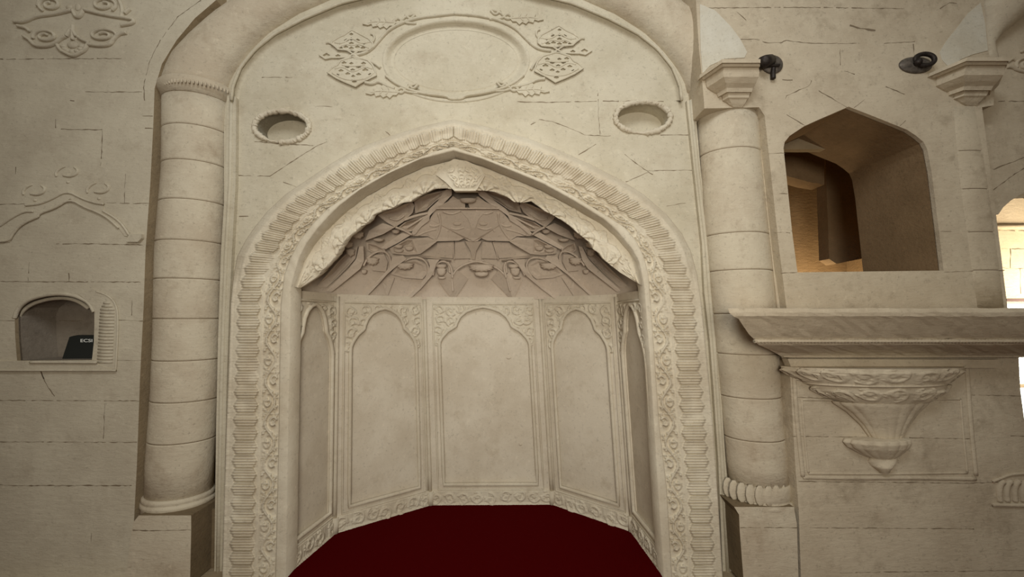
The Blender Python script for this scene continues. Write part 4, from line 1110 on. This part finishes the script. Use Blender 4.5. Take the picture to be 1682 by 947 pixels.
h.solid([(682, 430, .05), (694, 430, .06), (700, 440, .05), (694, 456, .04), (680, 455, .03)])
h.split('cell_rim', M_HOOD, mh)
h = Hood()
h.boss(612, 429, 11, 9, .07, .05, lobes=5); h.boss(665, 437, 15, 8, .07, .05, lobes=5); h.boss(725, 437, 9, 5, .08, .04); h.boss(725, 446, 8, 9, .08, .045); h.boss(726, 456, 7, 3, .07, .03)
h.boss(576, 415, 8, 9, .06, .05, lobes=3)
h.boss(598, 446, 5, 5, .03, .03); h.split('leaf_boss', M_HOOD, mh)
h = Hood(); h.boss(791, 440, 22, 9, .10, .06, False, 7); h.boss(791, 450, 12, 6, .09, .05, False); h.split('centre_palmette', M_HOOD, mh)
h = Hood()
h.solid([(720, 462, .02), (735, 446, .09), (741, 451, .11), (745, 494, .015)]); h.solid([(741, 451, .11), (750, 442, .10), (769, 458, .02), (745, 494, .015)])
h.rim([(741, 440), (742, 455), (744, 478)], .10, .008)
h.split('pendant_facet', M_HOOD, mh)
# second tier
h = Hood()
h.solid([(680, 392, .10), (703, 389, .13), (718, 396, .15), (704, 407, .13), (690, 417, .09), (684, 405, .09)])
h.solid([(688, 419, .09), (714, 421, .10), (741, 427, .10), (741, 429, .08), (712, 425, .08), (688, 422, .07)])
h.solid([(764, 396, .12), (791, 396, .12), (782, 412, .09), (780, 426, .05), (776, 426, .05), (773, 412, .09)], both=False)
h.solid([(718, 398, .06), (744, 397, .07), (744, 424, .05), (716, 422, .05)]); h.solid([(747, 397, .06), (762, 397, .07), (773, 424, .05), (747, 425, .04)])
h.rim([(745, 397), (745, 412), (746, 426)], .07, .006)
h.split('tier_facet', M_HOOD, mh)
# third tier with the twin shells
h = Hood()
h.solid([(716, 342, .13), (778, 342, .13), (778, 396, .14), (770, 396, .14), (762, 391, .13), (754, 395, .14), (718, 396, .15), (703, 388, .14), (676, 387, .12), (690, 372, .13), (706, 360, .13)])
h.split('shell_panel', M_HOOD, mh)
h = Hood()
h.rim([(736, 380), (738, 368), (748, 360), (758, 364), (764, 378)], .135, .012); h.rim([(740, 374), (750, 377), (762, 373)], .15, .011); h.rim([(716, 392), (722, 378), (724, 362), (720, 350)], .14, .012)
h.rim([(728, 347), (742, 352), (756, 346)], .14, .011); h.boss(751, 368, 8, 4, .14, .03); h.rim([(706, 370), (716, 372), (724, 366)], .14, .010)
h.rim([(686, 386), (700, 380), (716, 376)], .14, .009)
h.split('shell_rib', M_HOOD, mh)
h = Hood(); h.solid([(757, 347, .15), (797, 347, .15), (786, 360, .17), (781, 374, .18), (788, 390, .16), (777, 396, .16), (767, 390, .16), (774, 374, .18), (769, 360, .17)], both=False); h.build('centre_fan', M_HOOD, mh)
# top tier under the keystone
h = Hood()
h.solid([(716, 341, .17), (735, 331, .18), (744, 322, .18), (752, 327, .17), (764, 330, .17), (764, 341, .17)])
h.boss(769, 329, 14, 6, .19, .05, False)
h.rim([(716, 342), (740, 342), (768, 342)], .175, .006)
h.split('top_facet', M_HOOD, mh)
h = Hood()
h.solid([(733, 311, .16), (742, 310, .16), (742, 320, .17), (728, 335, .17), (714, 346, .17), (706, 354, .18), (705, 362, .18), (692, 372, .16), (682, 385, .15), (675, 386, .14), (678, 378, .14), (690, 365, .15), (700, 352, .16), (706, 342, .15), (718, 331, .14)])
h.rim([(664, 361), (682, 354), (702, 350)], .17, .010); h.rim([(668, 374), (684, 364), (700, 354)], .14, .008); h.rim([(650, 373), (664, 378), (676, 385)], .16, .010)
h.split('diagonal_rib', M_HOOD, mh)
h = Hood()
h.scoop([(620, 353, .11), (634, 346, .12), (650, 341, .14), (664, 335, .14), (677, 331, .13), (681, 338, .14), (678, 349, .14), (664, 363, .14), (649, 373, .15), (634, 364, .13)], .05)
h.rim([(640, 358), (652, 362), (664, 354)], .13, .008)
h.split('side_shell', M_HOOD, mh)
h = Hood()
h.solid([(600, 395, .09), (606, 379, .08), (617, 372, .10), (629, 366, .12), (649, 373, .17), (630, 384, .13)])
h.solid([(625, 407, .08), (643, 394, .09), (662, 381, .09), (676, 385, .15), (655, 398, .12), (634, 409, .10)])
h.boss(622, 394, 9, 4, .06, .04); h.boss(650, 380, 7, 5, .06, .03)
h.split('upper_blade', M_HOOD, mh)
h = Hood()
h.scoop([(602, 398, .06), (618, 402, .07), (633, 410, .09), (630, 416, .07), (612, 415, .06), (603, 410, .05)], .03)
h.scoop([(656, 399, .10), (670, 391, .11), (680, 392, .10), (684, 404, .09), (690, 417, .09), (670, 419, .08), (644, 416, .08), (640, 408, .09)], .04)
h.scoop([(652, 375, .11), (666, 364, .12), (688, 358, .12), (700, 353, .12), (690, 366, .13), (676, 380, .12), (664, 380, .11)], .05)
h.scoop([(680, 329, .10), (700, 319, .11), (732, 312, .12), (730, 319, .13), (714, 332, .13), (700, 345, .12), (682, 350, .11)], .06)
h.scoop([(560, 424, .03), (576, 410, .06), (588, 404, .07), (584, 424, .06), (570, 440, .05), (552, 458, .03), (536, 472, .02), (520, 470, .01)], .03)
h.scoop([(648, 440, .05), (664, 428, .06), (684, 426, .07), (700, 434, .07), (704, 446, .06), (694, 458, .05), (664, 456, .04), (642, 450, .04)], .03)
h.split('hollow_cell', M_HOOD, mh)
h = Hood()
h.solid([(628, 462, .03), (636, 470, .035), (648, 456, .04), (636, 488, .015)]); h.solid([(608, 456, .03), (618, 462, .03), (610, 474, .015)])
h.split('drop_facet', M_HOOD, mh)
h = Hood()
h.boss(588, 386, 10, 8, .10, .05, lobes=4); h.boss(572, 402, 8, 7, .08, .04, lobes=3); h.boss(655, 405, 7, 4, .07, .03); h.boss(672, 408, 7, 5, .08, .03); h.boss(655, 412, 8, 4, .07, .03)
h.split('side_boss', M_HOOD, mh)
